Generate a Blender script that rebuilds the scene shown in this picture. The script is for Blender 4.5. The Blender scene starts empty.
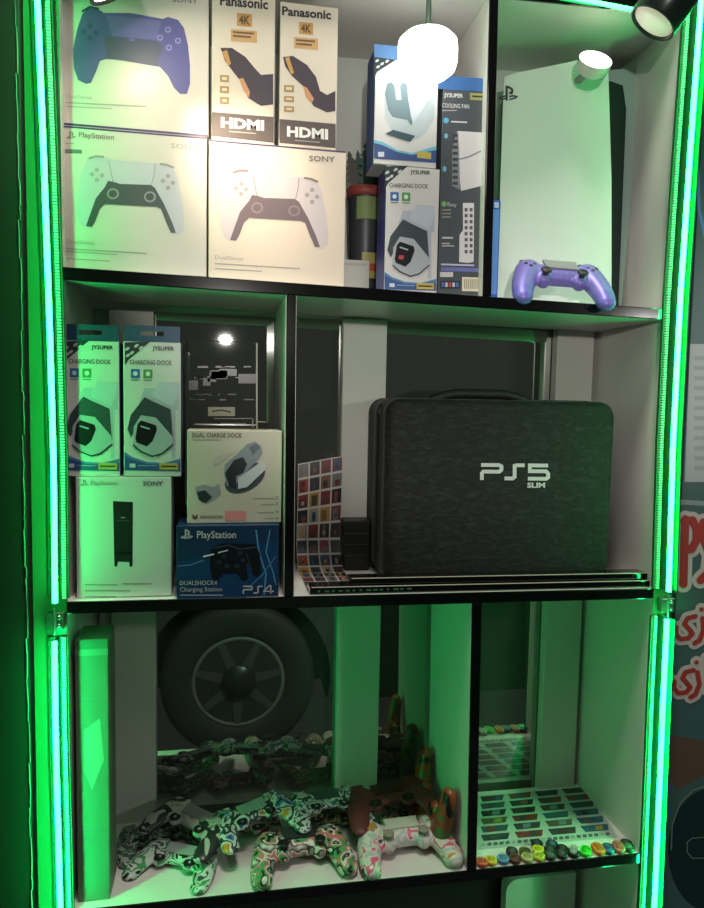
import bpy, bmesh, math, random
from mathutils import Vector, Matrix
random.seed(5)
S = bpy.context.scene
C = S.collection
R = math.radians

# ------------------------------------------------------------------ camera
CAM = Vector((0.1987, -0.8571, 0.2541))
YAW, PIT, ROL, F = .1814, -.0772, .0185, 696.7
fw = Vector((math.sin(YAW)*math.cos(PIT), math.cos(YAW)*math.cos(PIT), math.sin(PIT)))
r0 = Vector((math.cos(YAW), -math.sin(YAW), 0)); u0 = r0.cross(fw)
rt = r0*math.cos(ROL)+u0*math.sin(ROL); up = -r0*math.sin(ROL)+u0*math.cos(ROL)
cd = bpy.data.cameras.new('camera'); cam = bpy.data.objects.new('camera', cd); C.objects.link(cam)
cam.matrix_world = Matrix(((rt.x, up.x, -fw.x, CAM.x), (rt.y, up.y, -fw.y, CAM.y), (rt.z, up.z, -fw.z, CAM.z), (0, 0, 0, 1)))
cd.sensor_fit = 'HORIZONTAL'; cd.sensor_width = 36; cd.lens = 36*F/704; cd.clip_start = .01
S.camera = cam

def ray(px, py): return fw+rt*((px-352)/F)-up*((py-454)/F)
def hit(px, py, p, n):
    d = ray(px, py); return CAM+d*((Vector(p)-CAM).dot(n)/d.dot(n))
def at(px, py, Y=0.0): return hit(px, py, (0, Y, 0), Vector((0, 1, 0)))
def fl(px, py, z): return hit(px, py, (0, 0, z), Vector((0, 0, 1)))

# ------------------------------------------------------------------ materials
def lin(c):
    return tuple(((v/255)/12.92 if v/255 <= .04045 else ((v/255+.055)/1.055)**2.4) for v in c)+(1,)
MATS = {}
def mat(rgb, rough=.5, metal=0, emit=0, noise=None, key=None, bump=0, coat=0, spec=None):
    k = key or (rgb, rough, metal, emit, noise, bump, coat, spec)
    if k in MATS: return MATS[k]
    m = bpy.data.materials.new('material'); m.use_nodes = True; nt = m.node_tree
    b = nt.nodes['Principled BSDF']
    b.inputs['Base Color'].default_value = lin(rgb); b.inputs['Roughness'].default_value = rough
    b.inputs['Metallic'].default_value = metal
    if spec is not None: b.inputs['Specular IOR Level'].default_value = spec
    if coat: b.inputs['Coat Weight'].default_value = coat; b.inputs['Coat Roughness'].default_value = .08
    if emit:
        b.inputs['Emission Color'].default_value = lin(rgb); b.inputs['Emission Strength'].default_value = emit
    tc = nt.nodes.new('ShaderNodeTexCoord')
    ns = nt.nodes.new('ShaderNodeTexNoise'); ns.inputs['Scale'].default_value = noise[0] if noise else 30
    ns.inputs['Detail'].default_value = 4
    nt.links.new(tc.outputs['Object'], ns.inputs['Vector'])
    mx = nt.nodes.new('ShaderNodeMix'); mx.data_type = 'RGBA'
    a = noise[1] if noise else .03
    c = lin(rgb)
    mx.inputs['A'].default_value = c
    mx.inputs['B'].default_value = tuple(v*(1-a) for v in c[:3])+(1,)
    nt.links.new(ns.outputs['Fac'], mx.inputs['Factor']); nt.links.new(mx.outputs['Result'], b.inputs['Base Color'])
    if bump:
        bp = nt.nodes.new('ShaderNodeBump'); bp.inputs['Strength'].default_value = bump; bp.inputs['Distance'].default_value = .002
        nt.links.new(ns.outputs['Fac'], bp.inputs['Height']); nt.links.new(bp.outputs['Normal'], b.inputs['Normal'])
    MATS[k] = m; return m

def camo(cols, scale=60, rough=.35, seed=0, warp=.3):
    scale *= .8; warp = min(warp, .8)
    """blotchy printed pattern of several colours"""
    m = bpy.data.materials.new('material'); m.use_nodes = True; nt = m.node_tree
    b = nt.nodes['Principled BSDF']; b.inputs['Roughness'].default_value = rough
    tc = nt.nodes.new('ShaderNodeTexCoord'); mp = nt.nodes.new('ShaderNodeMapping')
    mp.inputs['Location'].default_value = (seed*3.1, seed*1.7, seed)
    ns = nt.nodes.new('ShaderNodeTexNoise'); ns.inputs['Scale'].default_value = scale; ns.inputs['Detail'].default_value = 1.2
    ns.inputs['Distortion'].default_value = warp
    rp = nt.nodes.new('ShaderNodeValToRGB'); rp.color_ramp.interpolation = 'CONSTANT'
    el = rp.color_ramp.elements
    n = len(cols)
    for i, c in enumerate(cols):
        pos = .28+.44*i/max(1, n-1)-.44/(2*max(1, n-1)) if i else 0
        if i < 2: el[i].position = pos; el[i].color = lin(c)
        else: e = el.new(pos); e.color = lin(c)
    nt.links.new(tc.outputs['Object'], mp.inputs['Vector']); nt.links.new(mp.outputs['Vector'], ns.inputs['Vector'])
    nt.links.new(ns.outputs['Fac'], rp.inputs['Fac']); nt.links.new(rp.outputs['Color'], b.inputs['Base Color'])
    return m

WHITE = mat((222, 220, 214), .38, key='white')
BLACKG = mat((10, 11, 11), .12, key='blackgloss', coat=.6)
CARD = mat((232, 226, 218), .45)
BLK = mat((16, 17, 18), .45)

# ------------------------------------------------------------------ mesh helper
class MB:
    def __init__(s): s.v = []; s.f = []; s.m = []; s.sm = []
    def mi(s, m):
        if m not in s.m: s.m.append(m)
        return s.m.index(m)
    def poly(s, pts, m, smooth=False):
        i = len(s.v); s.v += [tuple(p) for p in pts]; s.f.append((tuple(range(i, i+len(pts))), s.mi(m), smooth))
    def grid(s, rows, m, closed=False, smooth=True):
        i = len(s.v); n = len(rows[0]); mi = s.mi(m)
        for r in rows: s.v += [tuple(p) for p in r]
        for a in range(len(rows)-1):
            for b in range(n if closed else n-1):
                c = (b+1) % n
                s.f.append(((i+a*n+b, i+a*n+c, i+(a+1)*n+c, i+(a+1)*n+b), mi, smooth))
    def box(s, x0, x1, y0, y1, z0, z1, m, ms=None):
        s.hexa([(x0, y0, z0), (x1, y0, z0), (x1, y1, z0), (x0, y1, z0), (x0, y0, z1), (x1, y0, z1), (x1, y1, z1), (x0, y1, z1)], m, ms)
    def hexa(s, p, m, ms=None):
        i = len(s.v); s.v += [tuple(q) for q in p]
        fs = [('bottom', (0, 3, 2, 1)), ('top', (4, 5, 6, 7)), ('front', (0, 1, 5, 4)), ('right', (1, 2, 6, 5)), ('back', (2, 3, 7, 6)), ('left', (3, 0, 4, 7))]
        for n, f in fs:
            mm = (ms or {}).get(n, m); s.f.append((tuple(i+k for k in f), s.mi(mm), False))
    def lathe(s, prof, m, M=Matrix(), n=24, smooth=True, mats=None):
        """prof [(r,z)]"""
        rows = [[M@Vector((r*math.cos(2*math.pi*k/n), r*math.sin(2*math.pi*k/n), z)) for k in range(n)] for r, z in prof]
        if mats:
            for a in range(len(rows)-1): s.grid(rows[a:a+2], mats[a], True, smooth)
        else: s.grid(rows, m, True, smooth)
        for e, rw in ((0, rows[0]), (-1, rows[-1])):
            if prof[e][0] > 1e-6: s.poly(rw if e else rw[::-1], (mats[e] if mats else m))
    def tube(s, pts, r, m, n=8):
        pts = [Vector(p) for p in pts]; rows = []
        for k, p in enumerate(pts):
            t = (pts[min(k+1, len(pts)-1)]-pts[max(k-1, 0)]).normalized()
            a = t.cross(Vector((0, 0, 1)) if abs(t.z) < .9 else Vector((1, 0, 0))).normalized(); b = t.cross(a)
            rr = r[k] if isinstance(r, (list, tuple)) else r
            rows.append([p+a*rr*math.cos(2*math.pi*j/n)+b*rr*math.sin(2*math.pi*j/n) for j in range(n)])
        s.grid(rows, m, True); s.poly(rows[0][::-1], m); s.poly(rows[-1], m)
    def prism(s, pts, y0, y1, m, mside=None):
        """pts (x,z) outline extruded from y0 (front) to y1"""
        s.poly([(x, y0, z) for x, z in pts], m); s.poly([(x, y1, z) for x, z in pts][::-1], m)
        n = len(pts)
        for k in range(n):
            a, b = pts[k], pts[(k+1) % n]
            s.poly([(a[0], y0, a[1]), (a[0], y1, a[1]), (b[0], y1, b[1]), (b[0], y0, b[1])], mside or m)
    def build(s, name, parent=None, bevel=0, merge=False, seg=2, recalc=True):
        me = bpy.data.meshes.new(name); me.from_pydata(s.v, [], [f[0] for f in s.f])
        for m in s.m: me.materials.append(m)
        for p, f in zip(me.polygons, s.f): p.material_index = f[1]; p.use_smooth = f[2]
        bm = bmesh.new(); bm.from_mesh(me)
        if merge: bmesh.ops.remove_doubles(bm, verts=bm.verts, dist=1e-5)
        if recalc: bmesh.ops.recalc_face_normals(bm, faces=bm.faces)
        if bevel:
            es = [e for e in bm.edges if len(e.link_faces) == 2 and e.calc_face_angle(0) > .5]
            bmesh.ops.bevel(bm, geom=es, offset=bevel, segments=seg, affect='EDGES', profile=.5)
        bm.to_mesh(me); bm.free()
        o = bpy.data.objects.new(name, me); C.objects.link(o)
        if parent: o.parent = parent
        return o

def tag(o, label=None, cat=None, group=None, kind=None):
    if label: o['label'] = label
    if cat: o['category'] = cat
    if group: o['group'] = group
    if kind: o['kind'] = kind
    return o
def empty(name, loc, label, cat, rot=(0, 0, 0), group=None):
    o = bpy.data.objects.new(name, None); o.location = loc; o.rotation_euler = rot; o.empty_display_size = .02
    C.objects.link(o); return tag(o, label, cat, group)
def struct(name, mb, **k): return tag(mb.build(name, **k), kind='structure')

# ------------------------------------------------------------------ printing on a flat face
class Face:
    """a flat face of a thing: origin p (world), angle about z; pixels of the photograph are traced on its plane"""
    def __init__(s, root, p, ang=0.0, dy=0.0):
        s.root = root; s.o = Vector(p); s.a = ang; s.ux = Vector((math.cos(ang), math.sin(ang), 0)); s.n = Vector((-math.sin(ang), math.cos(ang), 0))
        s.base = Vector(root.location); s.k = 0; s.y0 = (s.o-s.base).dot(s.n)
        s.mb = None
    def lo(s, px, py):
        h = hit(px, py, s.o, s.n)-s.base; return (h.dot(s.ux), h.z)
    def start(s): s.mb = MB(); return s
    def end(s, name, label=None):
        o = s.mb.build(name, s.root, recalc=False)
        if label: o['label'] = label
        return o
    def cut(s, name): s.end(name); return s.start()
    def raw(s, pts, m, lay=1):
        y = s.y0-.00022*lay
        a = sum(pts[i][0]*pts[(i+1) % len(pts)][1]-pts[(i+1) % len(pts)][0]*pts[i][1] for i in range(len(pts)))
        if a < 0: pts = pts[::-1]
        s.mb.poly([(x, y, z) for x, z in pts], m)
    def poly(s, pts, m, lay=1): s.raw([s.lo(*p) for p in pts], m, lay)
    def rect(s, x0, y0, x1, y1, m, lay=1, sl=0.0):
        d = (x1-x0)*sl; s.poly([(x0, y1), (x1, y1+d), (x1, y0+d), (x0, y0)], m, lay)
    def ell(s, cx, cy, rx, ry, m, lay=1, rot=0, n=20):
        s.poly([(cx+rx*math.cos(t)*math.cos(rot)-ry*math.sin(t)*math.sin(rot), cy+rx*math.cos(t)*math.sin(rot)+ry*math.sin(t)*math.cos(rot)) for t in [2*math.pi*k/n for k in range(n)]], m, lay)
    def line(s, pts, w, m, lay=1):
        """thick stroke with mitred joins, w in pixels"""
        P = [Vector(p) for p in pts]; L = []; Rr = []
        for k, p in enumerate(P):
            d1 = (P[k]-P[k-1]).normalized() if k else (P[1]-P[0]).normalized()
            d2 = (P[k+1]-P[k]).normalized() if k < len(P)-1 else d1
            t = (d1+d2); t = t.normalized() if t.length > 1e-6 else d1
            n = Vector((-t.y, t.x)); c = max(.45, n.dot(Vector((-d1.y, d1.x))))
            L.append(p+n*w/2/c); Rr.append(p-n*w/2/c)
        for k in range(len(P)-1): s.poly([L[k], L[k+1], Rr[k+1], Rr[k]], m, lay)
    def brush(s, pts, w, m, lay=1):
        for a, b in zip(pts, pts[1:]):
            d = (Vector(b)-Vector(a)).normalized()*w/2; n = Vector((-d.y, d.x)); a_, b_ = Vector(a), Vector(b)
            s.poly([a_+n, b_+n, b_-n, a_-n], m, lay)
        for k, p in enumerate(pts): s.ell(p[0], p[1], w/2, w/2, m, lay+.15+.02*k, n=16)
    def text(s, body, x, y, w, h, m, lay=2, sl=.07, bold=0):
        """text with its baseline starting at pixel (x,y), w wide and h tall in pixels, rising/falling by slope sl"""
        cu = bpy.data.curves.new('t', 'FONT'); cu.body = body; cu.size = 1; cu.offset = bold; cu.resolution_u = 2
        ob = bpy.data.objects.new('t', cu); C.objects.link(ob)
        bpy.context.view_layer.update()
        me = ob.to_mesh(); xs = [v.co.x for v in me.vertices]; ys = [v.co.y for v in me.vertices]
        x0, x1 = min(xs), max(xs); top = .73 if max(ys) > .6 else max(ys)
        for p in me.polygons:
            pts = []
            for i in p.vertices:
                c = me.vertices[i].co; fx = (c.x-x0)/(x1-x0)*w; fy = c.y/top*h
                pts.append((x+fx, y-fy+fx*sl))
            s.poly(pts, m, lay)
        ob.to_mesh_clear(); bpy.data.objects.remove(ob); bpy.data.curves.remove(cu)
    def pslogo(s, x, y, h, m, lay=2):
        """small emblem: an upright P standing on a flat S swash; x,y bottom centre in pixels"""
        w = h*1.25; q = lambda a, b: (x+a*w, y-b*h)
        s.line([q(-.08, 0), q(-.08, 1), q(.05, .96), q(.2, .85), q(.24, .7), q(.2, .55), q(.06, .58)], h*.16, m, lay)
        s.line([q(-.12, .36), q(-.34, .28), q(-.46, .18), q(-.38, .1), q(-.14, .17)], h*.11, m, lay)
        s.line([q(.06, .3), q(.3, .36), q(.5, .3), q(.42, .2), q(.06, .08)], h*.11, m, lay)

def ps_text(f, x, y, w, h, digit, m, lay=2, sl=0.0, t=.17):
    """rounded block lettering P S 5 / P S 4; x,y lower left pixel"""
    W = w/3.3; st = h*t
    def q(i, a, b): return (x+i*W*1.15+a*W, y-b*h+(i*W*1.15+a*W)*sl)
    f.line([q(0, 0, 1-t/2), q(0, .88, 1-t/2), q(0, 1, .82), q(0, 1, .62), q(0, .9, .5), q(0, .12, .5), q(0, .04, .4), q(0, .04, 0)], st, m, lay)
    f.line([q(1, 1.0, 1-t/2), q(1, .6, 1-t/2), q(1, .5, .85), q(1, .5, .2), q(1, .4, t/2), q(1, .0, t/2)], st, m, lay)
    if digit == '5':
        f.line([q(2, 1, 1-t/2), q(2, .1, 1-t/2), q(2, .1, .55), q(2, .9, .55), q(2, 1, .42), q(2, 1, .2), q(2, .9, t/2), q(2, 0, t/2)], st, m, lay)
    else:
        f.line([q(2, .75, 0), q(2, .75, 1), q(2, .6, 1), q(2, .0, .3), q(2, 1.1, .3)], st, m, lay)

# ------------------------------------------------------------------ shelf unit
def edge(pl, pr):   # front edge centre line of a board in the plane Y=0
    a, b = at(*pl), at(*pr); return lambda X: a.z+(b.z-a.z)*(X-a.x)/(b.x-a.x)
T = .0068
z1 = edge((60, 273.5), (662, 314.5)); z2 = edge((80, 607), (650, 593)); z3 = edge((192, 903), (630, 858)); z4 = edge((60, -52), (620, 5))
D = .18; XL, XR = at(66, 540).x, .783
XL = .016
def board(name, zf, x0, x1, y1=D):
    mb = MB(); p = []
    for dz in (-T, T):
        p += [(x0, 0, zf(x0)+dz), (x1, 0, zf(x1)+dz), (x1, y1, zf(x1)+dz), (x0, y1, zf(x0)+dz)]
    mb.hexa(p, WHITE); struct(name, mb)
    e = MB(); p = []
    for dz in (-T-.0006, T+.0006):
        p += [(x0, -.0035, zf(x0)+dz), (x1, -.0035, zf(x1)+dz), (x1, -.0001, zf(x1)+dz), (x0, -.0001, zf(x0)+dz)]
    e.hexa(p, BLACKG); return struct('trim_'+str(board.n), e, bevel=.0012)
for board.n, (nm, zf) in enumerate([('shelf_upper', z1), ('shelf_middle', z2), ('shelf_lower', z3), ('ceiling', z4)], 1):
    board(nm, zf, XL, XR, .21 if nm == 'ceiling' else D)
top1 = lambda X: z1(X)+T; top2 = lambda X: z2(X)+T; top3 = lambda X: z3(X)+T

def divider(n, pt, pb, za, zb):
    a, b = at(*pt), at(*pb)
    fx = lambda z: b.x+(a.x-b.x)*(z-b.z)/(a.z-b.z)
    zt = za(fx(a.z))-T-.0008; zo = zb(fx(b.z))+T+.0008; h = .0065
    mb = MB(); xb, xt = fx(zo), fx(zt)
    mb.hexa([(xb-h, 0, zo), (xb+h, 0, zo), (xb+h, D, zo), (xb-h, D, zo), (xt-h, 0, zt), (xt+h, 0, zt), (xt+h, D, zt), (xt-h, D, zt)], WHITE)
    struct('wall_divider_%d' % n, mb)
    e = MB(); h = .0058 if n < 3 else .0068
    e.hexa([(xb-h, -.0035, zo), (xb+h, -.0035, zo), (xb+h, -.0001, zo), (xb-h, -.0001, zo), (xt-h, -.0035, zt), (xt+h, -.0035, zt), (xt+h, -.0001, zt), (xt-h, -.0001, zt)], BLACKG)
    struct('trim_divider_%d' % n, e, bevel=.0012)
divider(1, (493, 10), (488, 220), z4, z1)
divider(2, (291, 320), (289, 570), z1, z2)
divider(3, (476, 620), (471, 865), z2, z3)

ZB, ZT = -.75, 1.05
mb = MB(); mb.box(-.022, XL, 0, .25, ZB, ZT, WHITE); struct('wall_left', mb, bevel=.002)
mb = MB(); mb.box(XR, XR+.03, 0, .25, ZB, ZT, WHITE); struct('wall_right', mb, bevel=.002)
FRD = mat((56, 120, 78), .35)  # strip glow put into this green base colour
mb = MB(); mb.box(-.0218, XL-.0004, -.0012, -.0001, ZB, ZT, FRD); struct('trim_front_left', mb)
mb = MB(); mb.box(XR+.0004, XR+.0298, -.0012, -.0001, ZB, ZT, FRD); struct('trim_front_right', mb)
# far left cladding with its rough silver bead
mb = MB(); mb.box(-.4, -.029, -.003, .2, ZB, ZT, mat((24, 52, 34), .5, noise=(8, .3))); struct('wall_cladding', mb)
mb = MB(); mb.box(-.029, -.022, .004, .25, ZB, ZT, mat((60, 70, 62), .5)); struct('trim_recess', mb)
mb = MB()
zz = ZB
while zz < ZT:
    l = random.uniform(.01, .05); x = -.029+random.uniform(-.001, .001)
    mb.tube([(x, -.003, zz), (x+.0006, -.004, zz+l/2), (x-.0004, -.003, zz+l)], random.uniform(.0006, .0013), mat((120, 140, 126), .3, .6), 6); zz += l
struct('trim_silver_bead', mb)

# back of row one: plain laminate; rows below: dark tinted glass with white uprights
mb = MB(); mb.box(XL, XR, D, D+.02, .375, ZT, mat((205, 210, 205), .45)); struct('wall_back', mb)
m = bpy.data.materials.new('material'); m.use_nodes = True; b = m.node_tree.nodes['Principled BSDF']
b.inputs['Base Color'].default_value = (.06, .062, .055, 1); b.inputs['Roughness'].default_value = .02
nt = m.node_tree; gl = nt.nodes.new('ShaderNodeBsdfGlossy'); gl.inputs['Color'].default_value = (.75, .78, .72, 1); gl.inputs['Roughness'].default_value = .015
ms = nt.nodes.new('ShaderNodeMixShader'); ms.inputs['Fac'].default_value = .4
nt.links.new(b.outputs[0], ms.inputs[1]); nt.links.new(gl.outputs[0], ms.inputs[2]); nt.links.new(ms.outputs[0], nt.nodes['Material Output'].inputs['Surface'])
MIRROR = m
mb = MB(); mb.box(XL, XR, D+.012, D+.018, ZB, .374, MIRROR); struct('window_1', mb)
PIL = mat((205, 205, 198), .45)
for k, (a, bb) in enumerate([(112, 155), (337, 379), (543, 578)]):
    xa, xb = at(a, 700, D-.008).x, at(bb, 700, D-.008).x
    mb = MB(); mb.box(xa, xb, D-.008, D+.010, ZB, .374, PIL); struct('trim_upright_%d' % (k+1), mb, bevel=.001)
mb = MB(); mb.box(XL, XR, 0, .25, ZB-.01, ZB, WHITE); struct('floor', mb)

# ------------------------------------------------------------------ LED tapes
def led_mat(core):
    m = bpy.data.materials.new('material'); m.use_nodes = True; b = m.node_tree.nodes['Principled BSDF']
    b.inputs['Base Color'].default_value = (.5, .8, .6, 1)
    b.inputs['Emission Color'].default_value = core; b.inputs['Emission Strength'].default_value = 1
    return m
CORE = led_mat((.26, 34, 6.5, 1)); CORE2 = led_mat((.26, 84, 19, 1)); CORE3 = led_mat((.26, 12, 2.2, 1)); DIFF = led_mat((.004, .12, .02, 1))
def led(label, pts, side, CORE=None):
    P = [at(px, py, -.016) for px, py in pts]
    base = P[-1]; root = empty('led_strip', base, label, 'light strip', group=None)
    L = [p-base for p in P]
    mb = MB()
    rows = []; LIP = .0105 if side > 0 else -.010
    for p in L:
        w = .0115; rows.append([(p.x+dx*w, dy, p.z) for dx, dy in ((-1, .0155), (-1, .0105), (-.86, .0105), (-.86, .0125), (.86, .0125), (.86, LIP), (1, LIP), (1, .0155))])
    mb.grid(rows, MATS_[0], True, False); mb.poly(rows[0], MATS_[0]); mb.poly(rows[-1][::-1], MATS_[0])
    mb.build('channel', root, merge=True)
    mb = MB(); rows = [[(p.x+.0030*math.cos(t), -.007+.0035*math.sin(t), p.z) for t in [2*math.pi*k/10 for k in range(10)]] for p in L]
    mb.grid(rows, CORE, True); mb.poly(rows[0], CORE); mb.poly(rows[-1][::-1], CORE); mb.build('glowing_tube', root)
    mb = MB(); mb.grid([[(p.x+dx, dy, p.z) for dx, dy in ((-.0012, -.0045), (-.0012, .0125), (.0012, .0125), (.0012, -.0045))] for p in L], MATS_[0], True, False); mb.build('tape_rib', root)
    # ribbed translucent cover seen as a fine ladder beside the tube
    mb = MB(); z = L[-1].z
    while z < L[0].z:
        for a, b2 in zip(L, L[1:]):
            if b2.z <= z <= a.z: x = b2.x+(a.x-b2.x)*(z-b2.z)/(a.z-b2.z)
        s = side; x0, x1 = sorted((x+s*.0045, x+s*.0088))
        mb.box(x0, x1, .0075, .0115, z, z+.0019, DIFF); z += .0034
    o = mb.build('ribbed_diffuser', root)
    return root
MATS_ = [mat((34, 92, 54), .45)]  # channel colour carries the green strip glow as well
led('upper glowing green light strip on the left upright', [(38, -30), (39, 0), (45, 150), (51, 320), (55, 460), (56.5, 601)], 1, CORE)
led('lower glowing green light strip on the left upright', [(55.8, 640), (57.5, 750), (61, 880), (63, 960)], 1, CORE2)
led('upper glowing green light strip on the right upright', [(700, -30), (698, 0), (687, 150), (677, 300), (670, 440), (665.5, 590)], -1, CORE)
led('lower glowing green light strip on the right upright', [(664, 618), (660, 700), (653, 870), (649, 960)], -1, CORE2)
for nm, (px, py), lb in (('strip_connector', (56, 620), 'metal clip joining the two light strips on the left upright'), ('strip_connector', (665, 604), 'clear clip joining the two light strips on the right upright')):
    p = at(px, py, -.004); r = empty(nm, p, lb, 'connector')
    mb = MB(); mb.box(-.010, .010, -.007, .004, -.010, .010, mat((90, 120, 100), .25, .3)); mb.build('clip_body', r, bevel=.0015)
    mb = MB(); mb.tube([(0, -.0072, -.016), (0, -.0075, 0), (0, -.0072, .016)], .0016, mat((190, 200, 190), .25, .7)); mb.build('wire', r)
    for dz in (-.005, .005):
        mb = MB(); mb.lathe([(.0025, 0), (.0025, .0014), (.001, .0018)], mat((200, 205, 200), .2, .9), Matrix.Translation((.005, -.007, dz))@Matrix.Rotation(R(90), 4, 'X'), 12); mb.build('screw', r)
# horizontal strip along the top rail
a, b2 = at(500, -16, -.006), at(634, 9.5, -.006)
r = empty('led_strip', a, 'thin green glowing light strip along the top rail above the white console', 'light strip')
mb = MB(); mb.tube([(-.5, 0, -.5*(b2.z-a.z)/(b2.x-a.x)), (0, 0, 0), b2-a], .0022, CORE3); mb.build('glowing_tube', r)
mb = MB(); mb.tube([(-.5, .0045, -.5*(b2.z-a.z)/(b2.x-a.x)), (0, .0045, 0), (b2-a)+Vector((0, .0045, 0))], .0028, WHITE); mb.build('channel', r)

# ------------------------------------------------------------------ cartons
def carton(name, label, cat, bl, br, ty, Y, depth, m, zb, ang=0.0, sides=None, group=None, bevel=.0008, tm=None, body='carton_body'):
    """bl, br: lower corners in pixels (x), ty pixel height of the top at the left; zb base height"""
    p0 = at(bl, 300, Y)
    # left and right edges at the base height
    def xat(px, yy):
        # pixel column px on the face plane at height zb
        n = Vector((-math.sin(ang), math.cos(ang), 0)); o = Vector((p0.x, Y, 0))
        lo, hi = -400, 1400
        for _ in range(50):
            md = (lo+hi)/2; h = hit(px, md, o, n)
            if h.z > yy: lo = md
            else: hi = md
        return hit(px, lo, o, n)
    A, B = xat(bl, zb), xat(br, zb)
    n = Vector((-math.sin(ang), math.cos(ang), 0))
    H = hit(bl, ty, A, n).z-zb; W = (B-A).length
    root = empty(name, (A.x, A.y, zb), label, cat, group=group, rot=(0, 0, ang))
    mb = MB(); mb.box(0, W, 0, depth, 0, H, m, sides); mb.build(body, root, bevel=bevel)
    f = Face(root, A, ang); f.W = W; f.H = H
    return root, f

GREYT = mat((120, 118, 116), .5); LGT = mat((165, 160, 156), .5)
def dualsense(f, body, grip, btn, dx=0, dy=0, body_pts=None, name='controller_picture'):
    f.start()
    q = lambda pts: [(x+dx, y+dy) for x, y in pts]
    out = [(89, 157), (104, 156), (112, 160), (152, 163), (160, 163), (172, 167), (177, 175), (181, 195), (184, 215), (184, 230), (178, 235), (172, 232), (166, 220), (160, 208), (150, 206), (105, 204), (100, 208), (93, 224), (88, 228), (80, 224), (76, 210), (78, 190), (82, 170)]
    f.poly(q(out), body, 1)
    f.poly(q([(108, 181), (114, 182), (120, 184), (151, 185), (155, 188), (164, 204), (172, 222), (176, 233), (171, 233), (166, 222), (161, 209), (157, 207), (105, 204), (100, 209), (95, 222), (92, 227), (86, 226), (91, 212), (96, 198), (105, 187)]), grip, 2)
    f.line(q([(89, 158.6), (96, 156.4), (104, 157)]), 2, btn, 3); f.line(q([(160, 164), (167, 165), (174, 168)]), 2, btn, 3)
    f.line(q([(108.5, 161), (111, 172), (113, 182)]), .8, btn, 2); f.line(q([(155, 164), (154, 175), (151.5, 185)]), .8, btn, 2)
    for cx, cy in ((97, 170), (97, 180), (92, 174.5), (102, 175.5), (168, 176), (163, 181), (173, 183), (168, 188)): f.ell(cx+dx, cy+dy, 2.2, 2.2, LGT if body != grip else btn, 3)
    for cx, cy in ((113, 194), (150, 197)): f.ell(cx+dx, cy+dy, 6, 5.5, btn, 3); f.ell(cx+dx, cy+dy, 4.2, 3.8, grip, 4)
    return f.end(name)

CW = mat((214, 206, 198), .42, coat=.15)
# B: white controller carton, lower left of row one
zb = top1(.1)+.001
rB, fB = carton('controller_box', 'white game controller box with white controller picture, lower left on the top shelf', 'box', 60, 206.5, 125, .014, .07, CW, max(top1(.02), top1(.2))+.0005)
dualsense(fB, mat((196, 196, 206), .4), mat((72, 82, 84), .4), mat((150, 150, 150), .4))
fB.start(); fB.pslogo(71, 139, 7, GREYT); fB.text('PlayStation', 79, 137, 35, 5.5, GREYT, sl=.08, bold=.01); fB.cut('platform_logo'); fB.text('SONY', 171, 148, 28, 5, LGT, sl=.08, bold=.012); fB.end('logo_lettering')
fB.start(); fB.rect(65, 149, 82, 153, mat((110, 120, 116), .5), 1, .05); fB.rect(65, 143, 74, 144, LGT, 1); fB.text('DualSense', 67, 243, 28, 4, LGT, sl=.08); fB.rect(66, 248, 147, 249.2, LGT, 1, .06); fB.rect(66, 251, 118, 252, LGT, 1, .06); fB.rect(66, 258, 110, 259, LGT, 1, .06); fB.end('small_print')
# C
rC, fC = carton('controller_box', 'white game controller box with white and grey controller picture, beside the divider-less middle of the top shelf under the cable boxes', 'box', 208.5, 344, 139.5, .014, .07, mat((230, 216, 200), .42, coat=.15), top1(.36)+.0006)
rC['label'] = 'white game controller box standing under the two black cable boxes'
dualsense(fC, mat((206, 198, 204), .4), mat((112, 96, 104), .4), mat((140, 126, 128), .4), dx=144, dy=14)
fC.start(); fC.pslogo(217, 153, 7, LGT); fC.text('PlayStation', 225, 152, 34, 5, mat((205, 200, 196), .5), sl=.06); fC.cut('platform_logo'); fC.text('SONY', 309, 161, 26, 5.5, GREYT, sl=.04, bold=.02); fC.end('logo_lettering')
fC.start(); fC.text('DualSense', 215, 259, 28, 4, LGT, sl=.06); fC.rect(215, 263, 300, 264.2, LGT, 1, .06); fC.rect(215, 268, 262, 269, LGT, 1, .06); fC.end('small_print')
# A on top of B
zA = rB.location.z+fB.H+.0006
rA, fA = carton('controller_box', 'white game controller box with purple controller picture, on top of the left box', 'box', 58, 208.5, -34, .016, .068, CW, zA)
PUR = mat((92, 92, 150), .4); PUR2 = mat((108, 108, 164), .4)
fA.start()
fA.poly([(88, 8), (98, 9), (104, 13), (130, 13), (163, 19), (168, 17), (178, 20), (184, 28), (188, 45), (190, 65), (190, 84), (187, 94), (180, 94), (174, 88), (168, 76), (160, 67), (148, 65), (120, 60), (106, 59), (100, 61), (96, 72), (91, 83), (86, 84), (78, 80), (74, 68), (73, 50), (77, 30), (82, 15)], PUR, 1)
fA.poly([(106, 15), (162, 21), (156, 40), (112, 36)], PUR2, 2)
fA.poly([(104, 37), (112, 37), (155, 41), (163, 46), (157, 65.5), (120, 59.5), (107, 58)], mat((84, 88, 110), .4), 2)
for cx, cy in ((168, 30), (160, 38), (178, 41), (169, 48)): fA.ell(cx, cy, 3, 3, mat((150, 150, 205), .4), 3); fA.ell(cx, cy, 1.8, 1.8, PUR, 4)
for cx, cy in ((90, 26), (90, 38), (84, 32), (96, 33)): fA.ell(cx, cy, 2.6, 2.6, mat((78, 78, 130), .4), 3)
fA.ell(132, 40, 3, 1.6, PUR2, 3); fA.line([(82, 12), (90, 7), (99, 9)], 2, mat((70, 70, 110), .4), 3)
fA.end('controller_picture')
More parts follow.
